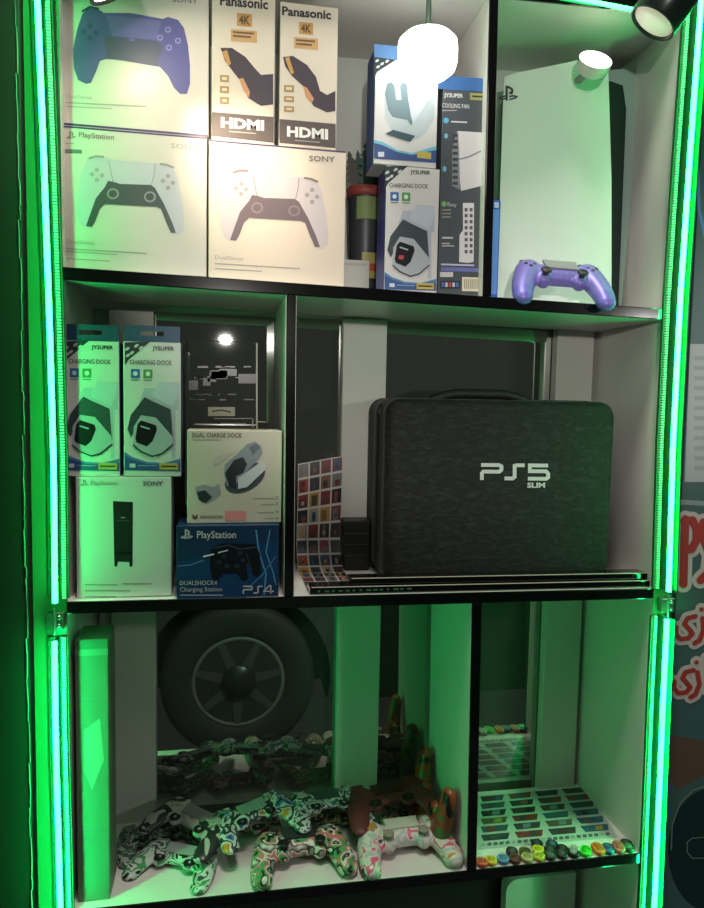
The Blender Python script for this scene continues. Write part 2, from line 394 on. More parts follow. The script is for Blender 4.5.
fA.start(); fA.text('DualSense', 66, 98, 26, 4, LGT, sl=.06); fA.rect(66, 102, 146, 103.2, LGT, 1, .05); fA.rect(66, 106, 112, 107, LGT, 1, .05); fA.end('small_print')
fA.start(); fA.text('SONY', 172, 2, 26, 5.5, GREYT, sl=.07, bold=.01); fA.end('logo_lettering')
SEAM = mat((70, 66, 112), .4)
for f_, nm_ in ((fA, 'bottom_stripe'), (fB, 'top_stripe'), (fC, 'top_stripe')):
    f_.start(); W_, H_ = f_.W, f_.H
    z_ = (0.0006, .0030) if nm_ == 'bottom_stripe' else (H_-.0022, H_-.0004)
    f_.raw([(.0006, z_[0]), (W_-.0006, z_[0]), (W_-.0006, z_[1]), (.0006, z_[1])], SEAM, 1); f_.end(nm_)
# D cable boxes on C
zD = rC.location.z+fC.H+.0006
GOLD = mat((196, 150, 84), .4); CAB = mat((64, 54, 66), .4)
def cable_box(label, x0, x1, ty, Y, T4, TR, hd, cable, plug, plug2, icons, band, hdmi, pan):
    r, f = carton('cable_box', label, 'box', x0, x1, ty, Y, .045, mat((222, 212, 196), .45), zD, sides={'left': mat((235, 232, 228), .4)}, group='video cable boxes')
    f.start(); f.poly(cable, CAB, 1); f.poly(plug, GOLD, 2); f.poly(plug2, mat((205, 150, 105), .4), 2); f.end('cable_picture')
    f.start(); f.rect(*T4, GOLD, 1, .08); f.text('4K', T4[0]+2, T4[3]-2, T4[2]-T4[0]-4, T4[3]-T4[1]-4, mat((90, 70, 50), .5), 2, .08, .03); f.cut('resolution_badge')
    f.rect(*TR, mat((205, 165, 110), .4), 1, .08); f.rect(TR[0]+2, TR[1]+2.2, TR[2]-3, TR[1]+4, mat((110, 80, 60), .5), 2, .08); f.rect(TR[0]+2, TR[1]+6, TR[2]-6, TR[1]+7.8, mat((110, 80, 60), .5), 2, .08); f.cut('feature_badge')
    for (a, b, c, d) in icons: f.rect(a, b, c, d, mat((170, 140, 100), .5), 1, .05); f.rect(a+2, b+2, c-2, d-2, mat((230, 210, 170), .5), 2, .05); f.cut('feature_icon')
    f.start(); f.poly(band, mat((88, 78, 76), .45), 1); f.text('HDMI', hdmi[0], hdmi[1], hdmi[2], hdmi[3], mat((240, 240, 235), .4), 2, .08, .045); f.rect(hdmi[0]+8, hdmi[1]+4, hdmi[0]+hdmi[2]-8, hdmi[1]+5, LGT, 2, .08); f.end('base_band')
    f.start(); f.text('Panasonic', *pan, mat((40, 48, 54), .45), 2, .09, .03); f.end('brand_lettering')
cable_box('black and cream video cable box, left one of the pair on the white controller box', 211.5, 274, -14, .016, (237, 13, 252, 26), (231, 29, 257, 41), 0,
  [(220.5, 48), (232, 48), (245.5, 57), (254.5, 68), (261, 75), (273.2, 74), (273.2, 104.5), (261, 106), (248, 98), (243, 84), (234, 73), (225, 61)], [(222, 52), (227, 50), (231, 64), (228, 66)], [(239, 79), (243, 78), (250, 92), (249, 98), (243, 90)],
  [(220, 75, 229, 82), (220, 86, 229, 93), (220, 97, 229, 104)], [(212, 112), (273.6, 117), (273.6, 143), (212, 136)], (221, 127, 43, 10), (220, 5, 48, 10))
cable_box('black and cream video cable box, right one of the pair nearest the divider', 279, 336, 1, .016, (299, 22, 313, 34), (294, 37, 318, 48), 0,
  [(283, 57), (293, 56), (307, 65), (316, 77), (320, 91), (327, 95), (335.4, 91), (335.4, 111), (327, 112.5), (313.6, 106), (304.5, 91), (303, 86), (291, 75), (285, 66)], [(285, 58), (289, 57), (294, 73), (291, 75)], [(303, 86), (307, 88), (314, 99), (312, 103), (306, 97)],
  [(284, 85, 294, 92), (284, 96, 294, 102), (284, 106, 294, 112)], [(279.4, 119), (335.6, 124), (335.6, 148), (279.4, 143)], (287, 136, 41, 10), (282, 15, 49, 9))

# ------------------------------------------------------------------ dock cartons (charging dock)
BLUE = mat((58, 84, 142), .45); BLUE2 = mat((70, 130, 185), .45); DK = mat((44, 52, 58), .45); YEL = mat((196, 176, 88), .5)
WBL = mat((186, 194, 206), .4); DOCKG = mat((176, 184, 192), .4)
def dock_print(f, x0, y0, w, h, digit=True, sl=.03):
    q = lambda pts: [(x0+u*w, y0+v*h+u*w*sl) for u, v in pts]
    f.start(); f.poly(q([(.015, .01), (.46, .0), (.08, .145), (.015, .19)]), DK, 1)
    for u, v in ((.06, .06), (.14, .09), (.22, .035), (.3, .05), (.07, .11)): f.ell(*q([(u, v)])[0], w*.045, h*.011, mat((190, 205, 205), .4), 2, rot=-.6)
    f.end('corner_artwork')
    f.start(); f.text('JYSUPER', *q([(.5, .065)])[0], w*.38, h*.03, DK, 2, sl, .03); f.text('CHARGING DOCK', *q([(.1, .178)])[0], w*.74, h*.036, DK, 2, sl, .01); f.end('lettering')
    f.start()
    for u, c in ((.12, (44, 110, 180)), (.34, (84, 160, 84))):
        f.poly(q([(u, .215), (u+.16, .215), (u+.16, .285), (u, .285)]), mat(c, .4), 1); f.ell(*q([(u+.08, .25)])[0], w*.04, h*.018, mat((225, 235, 235), .4), 2)
        f.poly(q([(u+.01, .295), (u+.15, .295), (u+.15, .303), (u+.01, .303)]), GREYT, 1)
    f.end('feature_icons')
    f.start()
    f.poly(q([(.27, .47), (.36, .36), (.55, .36), (.62, .31), (.96, .32), (.96, .52), (.9, .53), (.9, .9), (.84, .9), (.8, .55), (.5, .46), (.34, .5), (.2, .62)]), WBL, 1)
    f.poly(q([(.5, .39), (.62, .31), (.95, .33), (.94, .42), (.84, .5), (.5, .43)]), mat((198, 206, 218), .4), 2)
    f.poly(q([(.06, .68), (.12, .57), (.36, .43), (.5, .46), (.82, .52), (.86, .76), (.62, .64), (.3, .57), (.13, .74)]), mat((62, 72, 80), .4), 3)
    f.poly(q([(.17, .66), (.3, .57), (.56, .585), (.85, .73), (.86, .79), (.66, .86), (.5, .88), (.3, .85), (.16, .8)]), DOCKG, 4)
    f.line(q([(.16, .8), (.3, .85), (.5, .885), (.66, .865), (.86, .79)]), w*.022, DK, 5)
    f.poly(q([(.24, .64), (.3, .61), (.56, .645), (.58, .68), (.5, .77), (.4, .81), (.22, .78), (.2, .75)]), mat((30, 30, 36), .3), 5)
    f.poly(q([(.3, .65), (.46, .67), (.45, .68), (.29, .66)]), WBL, 6)
    if digit: f.poly(q([(.28, .72), (.38, .72), (.36, .755), (.27, .75)]), mat((190, 70, 80), .4), 6)
    f.end('dock_picture')
    f.start(); f.poly(q([(.01, .855), (.15, .895), (.4, .93), (.7, .935), (.99, .9), (.99, .992), (.01, .992)]), BLUE2, 1); f.poly(q([(.01, .88), (.15, .915), (.4, .945), (.7, .95), (.99, .93), (.99, .995), (.01, .995)]), BLUE, 2)
    f.poly(q([(.62, .935), (.95, .935), (.95, .985), (.62, .985)]), YEL, 3); f.poly(q([(.65, .955), (.92, .955), (.92, .965), (.65, .965)]), DK, 4); f.poly(q([(.1, .945), (.2, .945), (.2, .975), (.1, .975)]), mat((205, 215, 225), .4), 3); f.poly(q([(.24, .955), (.58, .955), (.58, .962), (.24, .962)]), mat((140, 170, 205), .4), 3)
    f.end('blue_wave_band')
CWB = mat((216, 216, 214), .42)
def hang_tab(f, root, m):
    mb = MB(); W, H = f.W, f.H; h = .019
    pts = [(0.001, H), (W-.001, H), (W-.001, H+h), (W*.62, H+h), (W*.62, H+h*.45), (W*.5, H+h*.62), (W*.38, H+h*.45), (W*.38, H+h), (.001, H+h)]
    pts = [(0.001, H), (W-.001, H), (W-.001, H+h*.3), (.001, H+h*.3)]
    mb.box(.001, W-.001, .0, .0008, H, H+h*.38, m); mb.box(.001, W*.3, .0, .0008, H+h*.38, H+h*.66, m); mb.box(W*.7, W-.001, .0, .0008, H+h*.38, H+h*.66, m); mb.box(.001, W-.001, 0, .0008, H+h*.66, H+h, m)
    mb.build('hanging_tab', root)
rG, fG = carton('charging_dock_box', 'blue edged white charging dock box on the upper shelf beside the tall dark box', 'box', 384, 436.5, 165, .012, .05, CWB, top1(.42)+.0006, sides={'left': mat((74, 76, 150), .4), 'top': BLUE}, group='charging dock boxes')
dock_print(fG, 384, 165, 52.5, 125)
# F stands on G
zF = rG.location.z+fG.H+.0006
rF, fF = carton('charging_station_box', 'blue and white box with grey charging station picture, topmost beside the hanging bulb', 'box', 373.5, 436, 44, .012, .05, CWB, zF, sides={'left': BLUE})
fF.start(); fF.poly([(374, 44), (436, 50), (436, 66), (374, 57)], mat((88, 132, 184), .45), 1); fF.end('blue_header')
fF.start(); fF.poly([(374, 57), (396, 60), (377, 72), (374, 78)], DK, 2)
for x, y in ((377, 61), (382, 64), (387, 61.5), (378, 67)): fF.ell(x, y, 2, 1.2, mat((200, 215, 215), .4), 3, rot=-.6)
fF.end('corner_artwork')
fF.start()
fF.poly([(384, 94), (388, 84), (398, 78), (412, 82), (421, 98), (432, 90), (435, 96), (434, 119), (426, 132), (418, 139), (402, 139), (390, 128), (385, 117)], mat((186, 200, 204), .4), 1)
TEAL = mat((104, 130, 140), .4)
fF.poly([(385, 94), (387, 84), (391, 82), (394.5, 86), (396, 100), (401.5, 100), (400, 86), (403, 82.5), (407, 85), (408, 99), (421, 101), (416, 113), (411, 126), (407.5, 120), (392.6, 117), (388, 110)], TEAL, 2)
fF.poly([(408, 99), (421, 100), (433, 88), (434, 93), (413, 124), (411, 117)], mat((205, 218, 222), .4), 3)
fF.poly([(385, 134), (393, 130), (415, 136), (410, 142)], mat((60, 84, 94), .4), 4)
fF.end('charging_station_picture')
fF.start(); fF.poly([(374, 140), (383, 142), (397, 150), (412, 153), (436, 146), (436, 162), (374, 158)], mat((116, 190, 210), .45), 1); fF.poly([(374, 143), (382, 145), (397, 152), (412, 155), (436, 150), (436, 163), (374, 158.5)], BLUE, 2)
fF.rect(417, 151.5, 431, 158, YEL, 3, .1); fF.rect(378, 152, 384, 157, mat((210, 215, 225), .4), 3); fF.end('blue_wave_band')
# H
rH, fH = carton('cooling_fan_box', 'tall dark grey box with console fan picture between the dock boxes and the divider', 'box', 437.5, 484.5, 74, .012, .05, mat((72, 78, 84), .45), top1(.5)+.0006)
WT = mat((206, 206, 208), .4)
fH.start(); fH.poly([(438, 75), (488, 79), (488, 92), (438, 89)], mat((60, 104, 164), .45), 1); fH.end('blue_header')
fH.start(); fH.text('JYSUPER', 444, 97, 19, 4, WT, 2, .05, .03); fH.rect(470, 93, 485, 100, mat((150, 150, 90), .5), 1, .05); fH.rect(472, 95.5, 483, 97, DK, 2, .05); fH.text('COOLING FAN', 442, 107.5, 27, 4.5, WT, 2, .05, .01); fH.rect(442, 110, 457, 111, LGT, 1)
fH.ell(446, 120.5, 2.8, 2.8, mat((90, 170, 215), .4), 1); fH.rect(451, 121, 467, 122.4, WT, 1, .04); fH.ell(446, 136, 2, 2.6, mat((110, 180, 205), .4), 1); fH.ell(444, 204, 2.6, 2.8, mat((120, 180, 110), .4), 1); fH.text('Easy', 447.5, 206, 9, 4, WT, 2)
for y in (209.5, 213, 216.5): fH.rect(442, y, 451, y+1, LGT, 1)
fH.rect(442, 237, 453, 238.6, WT, 1); fH.rect(442, 243, 450, 244, WT, 1); fH.rect(442, 245.4, 454, 246.4, WT, 1); fH.ell(444.5, 169, 2, 2.8, mat((110, 180, 205), .4), 1); fH.end('lettering')
fH.start(); fH.poly([(457.6, 131), (482, 132.5), (481.4, 186), (461, 191), (456, 150)], WT, 1); fH.poly([(452, 150), (456, 132), (458, 132), (459, 150), (460, 190), (452, 186)], mat((130, 134, 140), .4), 2)
for k in range(9): fH.rect(452.5, 134+k*6, 457.5, 137+k*6, mat((60, 64, 70), .4), 3)
fH.line([(456, 160), (468, 157), (481, 151)], .8, mat((90, 94, 100), .5), 2)
fH.poly([(462.8, 203), (474, 203), (473.6, 262), (468, 263), (459, 262), (459.5, 235), (463, 230)], mat((214, 214, 218), .4), 1)
for k in range(8):
    for dx in (0, 5): fH.rect(464.5+dx, 208+k*6, 467.5+dx, 211.5+k*6, mat((96, 96, 104), .4), 2)
fH.end('fan_picture')
fH.start(); fH.rect(441, 263.5, 474, 265.3, mat((190, 195, 225), .4), 1, .03); fH.rect(441, 267, 481, 271, mat((110, 118, 180), .4), 1, .03); fH.rect(440, 272, 453, 277, WT, 1); fH.rect(462, 277, 482, 291, mat((226, 220, 196), .4), 1, .03)
for k in range(9): fH.rect(464+k*1.9, 279, 464.8+k*1.9, 289, mat((130, 126, 116), .5), 2)
fH.rect(440, 281, 460, 288.5, mat((40, 44, 54), .4), 1); 
for k, c in enumerate([(70, 120, 190), (190, 200, 210), (200, 80, 80), (190, 200, 210), (80, 120, 190)]): fH.rect(441.5+k*3.6, 282.5, 444+k*3.6, 287, mat(c, .4), 2)
fH.end('barcode_label')

# ------------------------------------------------------------------ row two cartons
zJ = max(top2(.05), top2(.2))+.0005
rJ, fJ = carton('media_remote_box', 'white box with tall black device picture, lower left on the middle shelf', 'box', 77, 171.5, 477, .012, .05, mat((214, 216, 214), .45), zJ)
fJ.start(); fJ.poly([(113, 501), (133, 502), (132.6, 566), (129.6, 567), (129, 562), (118, 561.5), (117, 567), (114.4, 566)], mat((34, 38, 40), .35), 1); fJ.rect(116, 520, 130, 521, mat((80, 84, 84), .4), 2); fJ.rect(114, 552, 132.4, 554, mat((10, 10, 10), .3), 2); fJ.rect(121, 517, 125, 518, WT, 2); fJ.end('device_picture')
fJ.start(); fJ.pslogo(84, 486, 6, GREYT); fJ.text('PlayStation', 91, 485, 26, 4.4, GREYT, sl=.01); fJ.cut('platform_logo'); fJ.text('SONY', 143, 485.5, 20, 4.4, mat((80, 84, 84), .5), sl=.0, bold=.02); fJ.end('logo_lettering')
fJ.start()
for x0_, x1_, y in ((85, 118, 584), (122, 152, 583), (85, 130, 590), (85, 116, 596)): fJ.rect(x0_, y, x1_, y+1.4, LGT, 1)
fJ.end('small_print')
zI = rJ.location.z+fJ.H+.0006
for x0_, x1_, yt, lb in ((63, 120, 340, 'charging dock box on the middle shelf, nearest the left light strip'), (124, 181, 341, 'charging dock box on the middle shelf, beside the dark glossy case')):
    r, f = carton('charging_dock_box', lb, 'box', x0_, x1_, yt, .014 if x0_ < 100 else .012, .05, CWB, zI, group='charging dock boxes', sides={'left': BLUE, 'right': BLUE, 'top': BLUE})
    dock_print(f, x0_, yt, x1_-x0_, 470.5-yt, False, .02); hang_tab(f, r, mat((40, 74, 110), .45))
rL, fL = carton('charging_station_box', 'dark blue charging station box with black gamepads picture, standing on the middle shelf', 'box', 176.5, 278.5, 526, .001, .06, mat((24, 56, 92), .4, coat=.2), top2(.22)+.0006)
fL.start(); fL.poly([(177, 562), (215, 553), (278, 540), (278, 530), (278, 580), (240, 600), (177, 600)], mat((22, 66, 110), .4), 1)
for pts, w in (([(256, 530), (259, 552), (266, 574), (264, 595)], 1.6), ([(270, 530), (266, 552), (273, 572), (276, 585)], 1.2), ([(178, 566), (190, 565), (204, 560)], .8), ([(246, 590), (262, 575), (276, 556)], .8)): fL.line(pts, w, mat((90, 150, 200), .4), 2)
fL.line([(203, 556.5), (214, 554)], 1.6, mat((230, 240, 245), .3), 4); fL.line([(218, 552.6), (228, 550)], 1.2, mat((210, 225, 235), .3), 4); fL.end('swirl_artwork')
fL.start(); fL.poly([(216, 545.5), (224, 543), (255, 544), (260, 554), (261, 572), (257, 577), (251.5, 572), (248, 561), (246, 565), (248, 578.6), (243, 581), (237, 573), (223, 573), (217, 581), (212, 577.5), (209.6, 563), (211, 550)], mat((18, 24, 32), .35), 3)
for x, y in ((219, 562), (227, 566), (237, 566), (243, 560), (224, 556), (240, 553)): fL.ell(x, y, 2.6, 2.4, mat((44, 54, 64), .3), 4)
fL.line([(214, 548), (228, 545), (240, 549), (256, 547)], 1, mat((70, 84, 96), .3), 4); fL.line([(246, 553), (250, 564), (252, 572)], 1, mat((60, 70, 80), .3), 4); fL.end('gamepad_picture')
fL.start(); fL.pslogo(186.5, 539, 9, WT, 3); fL.text('PlayStation', 197, 538, 39, 7.5, WT, 3, .0, .01); fL.cut('logo_lettering'); fL.text('DUALSHOCK4', 180, 585, 37, 4.5, WT, 3, -.01, .005); fL.text('Charging Station', 180, 591.5, 42, 4.6, WT, 3, -.01, .0); fL.rect(180, 594.6, 223, 595.4, WT, 3); fL.cut('product_lettering'); ps_text(fL, 243, 593.5, 30, 8, '4', WT, 3); fL.end('lettering')
zK = rL.location.z+fL.H+.0006
rK, fK = carton('charging_dock_box', 'cream coloured dual charge dock box stacked on the dark blue box', 'box', 187, 281, 430, .013, .055, mat((214, 204, 190), .45), zK)
fK.start(); fK.ell(245, 478, 22, 13, mat((74, 80, 90), .4), 1, rot=-.5)
fK.poly([(224, 473), (225, 464), (236, 455), (247, 444), (255, 441.5), (261, 446), (262.5, 453), (256, 462), (245, 473), (236, 484), (227, 486)], mat((148, 154, 166), .4), 2)
fK.poly([(234, 460), (243, 457), (247, 464), (243, 473), (236, 476), (236, 488), (229, 486), (225, 473)], mat((46, 50, 56), .4), 3)
fK.poly([(238, 478), (262, 461), (265, 463), (265, 470), (247, 487), (238, 489)], mat((214, 218, 226), .4), 4); fK.poly([(249, 447), (256, 443), (260, 447), (253, 454)], mat((110, 116, 126), .4), 4)
fK.poly([(212, 460), (222, 454), (234, 452), (222, 462), (214, 467)], mat((200, 194, 184), .4), 1)
fK.poly([(195, 487), (205, 484.5), (213, 487), (219, 484), (221, 494), (214, 500), (206, 504), (199, 500), (196, 493)], mat((156, 162, 170), .4), 1); fK.poly([(197, 492), (205, 490), (212, 497), (206, 503), (199, 500)], mat((54, 58, 64), .4), 2)
fK.end('dock_picture')
fK.start(); fK.text('DUAL CHARGE DOCK', 192, 437, 50, 4.6, mat((100, 92, 84), .5), 2, .01, .02); fK.rect(192, 439.4, 222, 440.2, LGT, 1)
for x, y in ((253, 498), (261, 504), (258, 512), (264, 518)): fK.rect(x, y, 274, y+.9, LGT, 1)
for y in (497, 503, 511, 517.5): fK.ell(277, y+.5, 1.2, 1.4, LGT, 1)
fK.poly([(192, 514), (195, 516.5), (198, 514), (197, 519), (193, 519)], mat((90, 70, 56), .5), 1); fK.text('dobe pro', 200, 519, 22, 4, mat((140, 120, 104), .5), 2, 0, .01) if False else fK.rect(200, 515.6, 223, 518.2, mat((160, 146, 130), .5), 1); fK.end('lettering')
fK.start(); fK.rect(225, 511, 246, 520.5, mat((236, 150, 150), .5), 2); fK.end('pink_sticker')

# dark glossy case standing behind the cream box
xa, xb = at(184, 380, .12).x, at(257, 380, .12).x; zt = at(220, 341, .12).z
r = empty('glossy_case', (xa, .12, top2(.2)+.0006), 'dark glossy case standing behind the cream charge dock box', 'case')
mb = MB(); mb.box(0, xb-xa, 0, .03, 0, zt-r.location.z, MIRROR); mb.build('case_body', r, bevel=.0012)
f = Face(r, r.location)
f.start(); f.rect(208, 407, 235, 416, mat((190, 186, 160), .5), 1); f.line([(212, 411.5), (221, 410), (231, 412)], 1.6, mat((40, 40, 36), .4), 2); f.end('cream_label')
f.start(); f.rect(256, 343, 257.6, 432, mat((190, 190, 170), .4), 1); f.rect(214, 418, 254, 419, mat((150, 150, 120), .4), 1); f.rect(252, 418, 253.4, 428, mat((150, 150, 120), .4), 1); f.rect(221, 423, 246, 423.8, mat((150, 150, 140), .4), 1); f.end('edge_line')
f.start()  # shop reflections painted as flat marks on the glossy face
for y, n in ((366, 5), (371, 3), (394, 7), (399, 4), (377, 6)):
    for k in range(n): x = random.uniform(188, 246); f.rect(x, y, x+random.uniform(3, 12), y+random.uniform(.6, 2), mat((70, 84, 76), .3), 1)
for k in range(7): x = random.uniform(188, 240); y = random.uniform(358, 400); f.rect(x, y, x+random.uniform(6, 18), y+random.uniform(4, 10), mat((34, 44, 40), .3), 1.5)
f.end('faint_reflections')

# ------------------------------------------------------------------ console in row one (slim two-plate console standing upright)
ang = R(-15)
PW = mat((226, 228, 226), .42)
pR = at(611, 300, .058); zc = top1(.62)+.0006
root = empty('game_console', (pR.x, pR.y, zc), 'tall white game console standing upright behind the purple controller', 'game console', rot=(0, 0, ang))
fc = Face(root, pR, ang)
pts = [fc.lo(*p) for p in [(496.5, 300), (496.5, 77), (520, 72), (560, 64), (600, 55.5), (606, 54.5), (608, 58), (611.5, 180), (612, 300)]]
pts = [(x, max(z, 0.0)) for x, z in pts]; pts[0] = (pts[0][0], 0); pts[-1] = (pts[-1][0], 0); xl = pts[0][0]; pts = [(max(x, xl), z) for x, z in pts]
mb = MB(); mb.prism(pts, 0, .005, PW); mb.build('front_panel', root, bevel=.0015)
H0 = pts[3][1]
mb = MB(); mb.prism([(xl+.004, .002), (xl+.004, H0-.03), (-.012, H0-.022), (.004, H0-.028), (.010, H0-.06), (.012, .002)], .005, .056, mat((26, 34, 34), .3)); mb.build('core_body', root, bevel=.002)
pB = pR+fc.n*.058; fb = Face(root, pB, ang)
q = [fb.lo(*p) for p in [(612, 304), (602, 72), (640, 67), (644, 70), (642, 82), (632, 180), (621, 303)]]
q = [(x, max(z, 0)) for x, z in q]; q[0] = (q[0][0], 0); q[-1] = (q[-1][0], 0); q = [(xl, 0), (xl, H0-.03), q[1]]+q[2:]
mb = MB(); mb.prism(q, .056, .061, mat((150, 176, 166), .4)); mb.build('rear_panel', root, bevel=.0015)  # white plate; its shade and green light are put into this teal
fb.start(); fb.line([(612, 72), (636, 68.5), (641, 71), (639, 84), (630, 180), (619.5, 302)], 2.2, mat((225, 235, 230), .3), 3); fb.end('rear_panel_highlight')  # painted edge highlight along the rear plate
fc.start(); fc.pslogo(508, 101, 14, mat((50, 58, 58), .4), 4); fc.end('logo')
for k, z in enumerate((.05, .065)):
    mb = MB(); mb.box(.009, .0135, .026, .034, z, z+.006, mat((60, 66, 66), .3)); mb.build('usb_port', root)

# blue game case seen edge-on between divider and console
p = at(495, 297, .0); xg = .547
r = empty('game_case', (.5345, .012, top1(.54)+.0004), 'thin blue plastic game case standing on edge against the divider, left of the white console', 'game case')
mb = MB(); hgt = at(498, 200, .012).z-r.location.z
mb.box(0, .012, 0, .012, 0, hgt, mat((58, 104, 196), .25, coat=.4)); mb.build('case_shell', r, bevel=.001)
mb = MB(); mb.box(.0018, .0102, -.0003, .001, .006, hgt-.012, mat((104, 150, 220), .3)); mb.build('spine_insert', r)
mb = MB(); mb.box(.003, .009, -.0006, 0, hgt-.010, hgt-.003, mat((190, 205, 235), .3)); mb.build('spine_emblem', r)

# ------------------------------------------------------------------ gamepads
def voxel(balls, name, mats, vox=.0022, smooth=6, post=None):
    """smooth organic shell from overlapping balls [(centre, (rx,ry,rz))]"""
    bm = bmesh.new()
    for c, r in balls:
        rr = r if isinstance(r, tuple) else (r, r, r)
        bmesh.ops.create_icosphere(bm, subdivisions=3, radius=1, matrix=Matrix.Translation(c)@Matrix.Diagonal((*rr, 1)))
    me = bpy.data.meshes.new(name); bm.to_mesh(me); bm.free()
    ob = bpy.data.objects.new(name, me); C.objects.link(ob)
    md = ob.modifiers.new('r', 'REMESH'); md.mode = 'VOXEL'; md.voxel_size = vox; md.use_smooth_shade = True
    sm = ob.modifiers.new('s', 'SMOOTH'); sm.factor = .6; sm.iterations = smooth
    dg = bpy.context.evaluated_depsgraph_get(); out = bpy.data.meshes.new_from_object(ob.evaluated_get(dg))
    bpy.data.objects.remove(ob)
    for p in out.polygons: p.use_smooth = True
    out.materials.clear()
    for m in mats: out.materials.append(m)
    return out
def pad_balls():
    b = []
    for k in range(9):   # centre bridge
        x = -.036+.009*k; b.append(((x, .006, .022), (.014, .022, .016)))
    for s in (-1, 1):
        for k in range(12):
            t = k/11; x = s*(.050+.018*math.sin(t*1.5)); y = .014-.064*t; z = .022-.006*t-.004*t*t
            r = .0235-.0065*t; b.append(((x, y, z), (r*.98, r*1.05, r*.8)))
        b.append(((s*.030, -.014, .022), (.0125, .0125, .013)))
        b.append(((s*.050, .024, .020), (.018, .013, .013)))
    return b
PADB = pad_balls()
pad_me = voxel(PADB, 'gamepad_shell', [WHITE])
def gamepad(label, cat, loc, rz, mt, sc=1.0, rx=0.0, ry=0.0, kind='pad', middle=None, stickm=None, name='game_controller', group=None, grips=None):
    root = empty(name, loc, label, cat, rot=(rx, ry, rz), group=group); root.scale = (sc, sc, sc)
    me = pad_me.copy(); me.materials.clear(); me.materials.append(mt)
    if grips:
        me.materials.append(grips)
        for p in me.polygons:
            if p.center.y < -.040: p.material_index = 1
    o = bpy.data.objects.new('shell', me); C.objects.link(o); o.parent = root
    sk = stickm or mat((20, 20, 22), .4)
    for s in (-1, 1):
        mb = MB()
        if kind == 'pad':
            mb.lathe([(.005, 0), (.0045, .008), (.0088, .0105), (.0092, .013), (.0075, .0145), (.004, .0135), (0, .0133)], sk, Matrix.Translation((s*.030, -.014, .030)), 20); mb.build('thumb_stick', root)
        else:
            mb.lathe([(.0105, 0), (.0105, .0018), (.0085, .0022), (0, .0012)], sk, Matrix.Translation((s*.030, -.014, .0325)), 20); mb.build('stick_opening', root)
    mb = MB(); mb.prism([(-.026, 0), (.026, 0), (.0285, .026), (-.0285, .026)], 0, .004, middle or sk)
    o = mb.build('touchpad', root, bevel=.0012); o.rotation_euler = (R(-90), 0, 0); o.location = (0, .003, .0395-.004); o.scale = (1, 1, 1)
    o.rotation_euler = (R(-90), 0, 0)
    o.matrix_local = Matrix.Translation((0, .000, .0398))@Matrix(((1, 0, 0, 0), (0, 0, 1, 0), (0, -1, 0, 0), (0, 0, 0, 1)))
    for s, nm in ((-1, 'direction_pad'), (1, 'action_buttons')):
        mb = MB()
        for a in range(4):
            dx, dy = math.cos(a*math.pi/2)*.0068, math.sin(a*math.pi/2)*.0068
            mb.lathe([(.0032, 0), (.0032, .003), (.002, .0036), (0, .0037)], sk if kind == 'pad' else (middle or sk), Matrix.Translation((s*.052+dx, .010+dy, .0365)), 12)
        mb.build(nm, root)
    for s in (-1, 1):
        mb = MB(); mb.box(s*.050-.013, s*.050+.013, .030, .041, .017, .030, sk if kind == 'pad' else mt); mb.build('shoulder_button', root, bevel=.003, seg=3)
    return root

# purple controller in front of the console, top row
x0, x1 = at(509, 285, .03).x, at(609, 285, .03).x
sc = .92
PURP = mat((140, 128, 214), .4, .2)
root = gamepad('metallic purple game controller lying in front of the white console', 'game controller', ((x0+x1)/2+.001, .040, top1(.62)+.0006), R(180-4), PURP, sc=sc*.87, rx=0, stickm=mat((90, 80, 90), .25, .6), middle=mat((176, 168, 178), .35, .4), grips=mat((128, 118, 214), .4, .2))
root.rotation_euler = (R(38), R(3), R(-8)); root.location.z += .020; root.location.y = .030; root.location.x -= .006

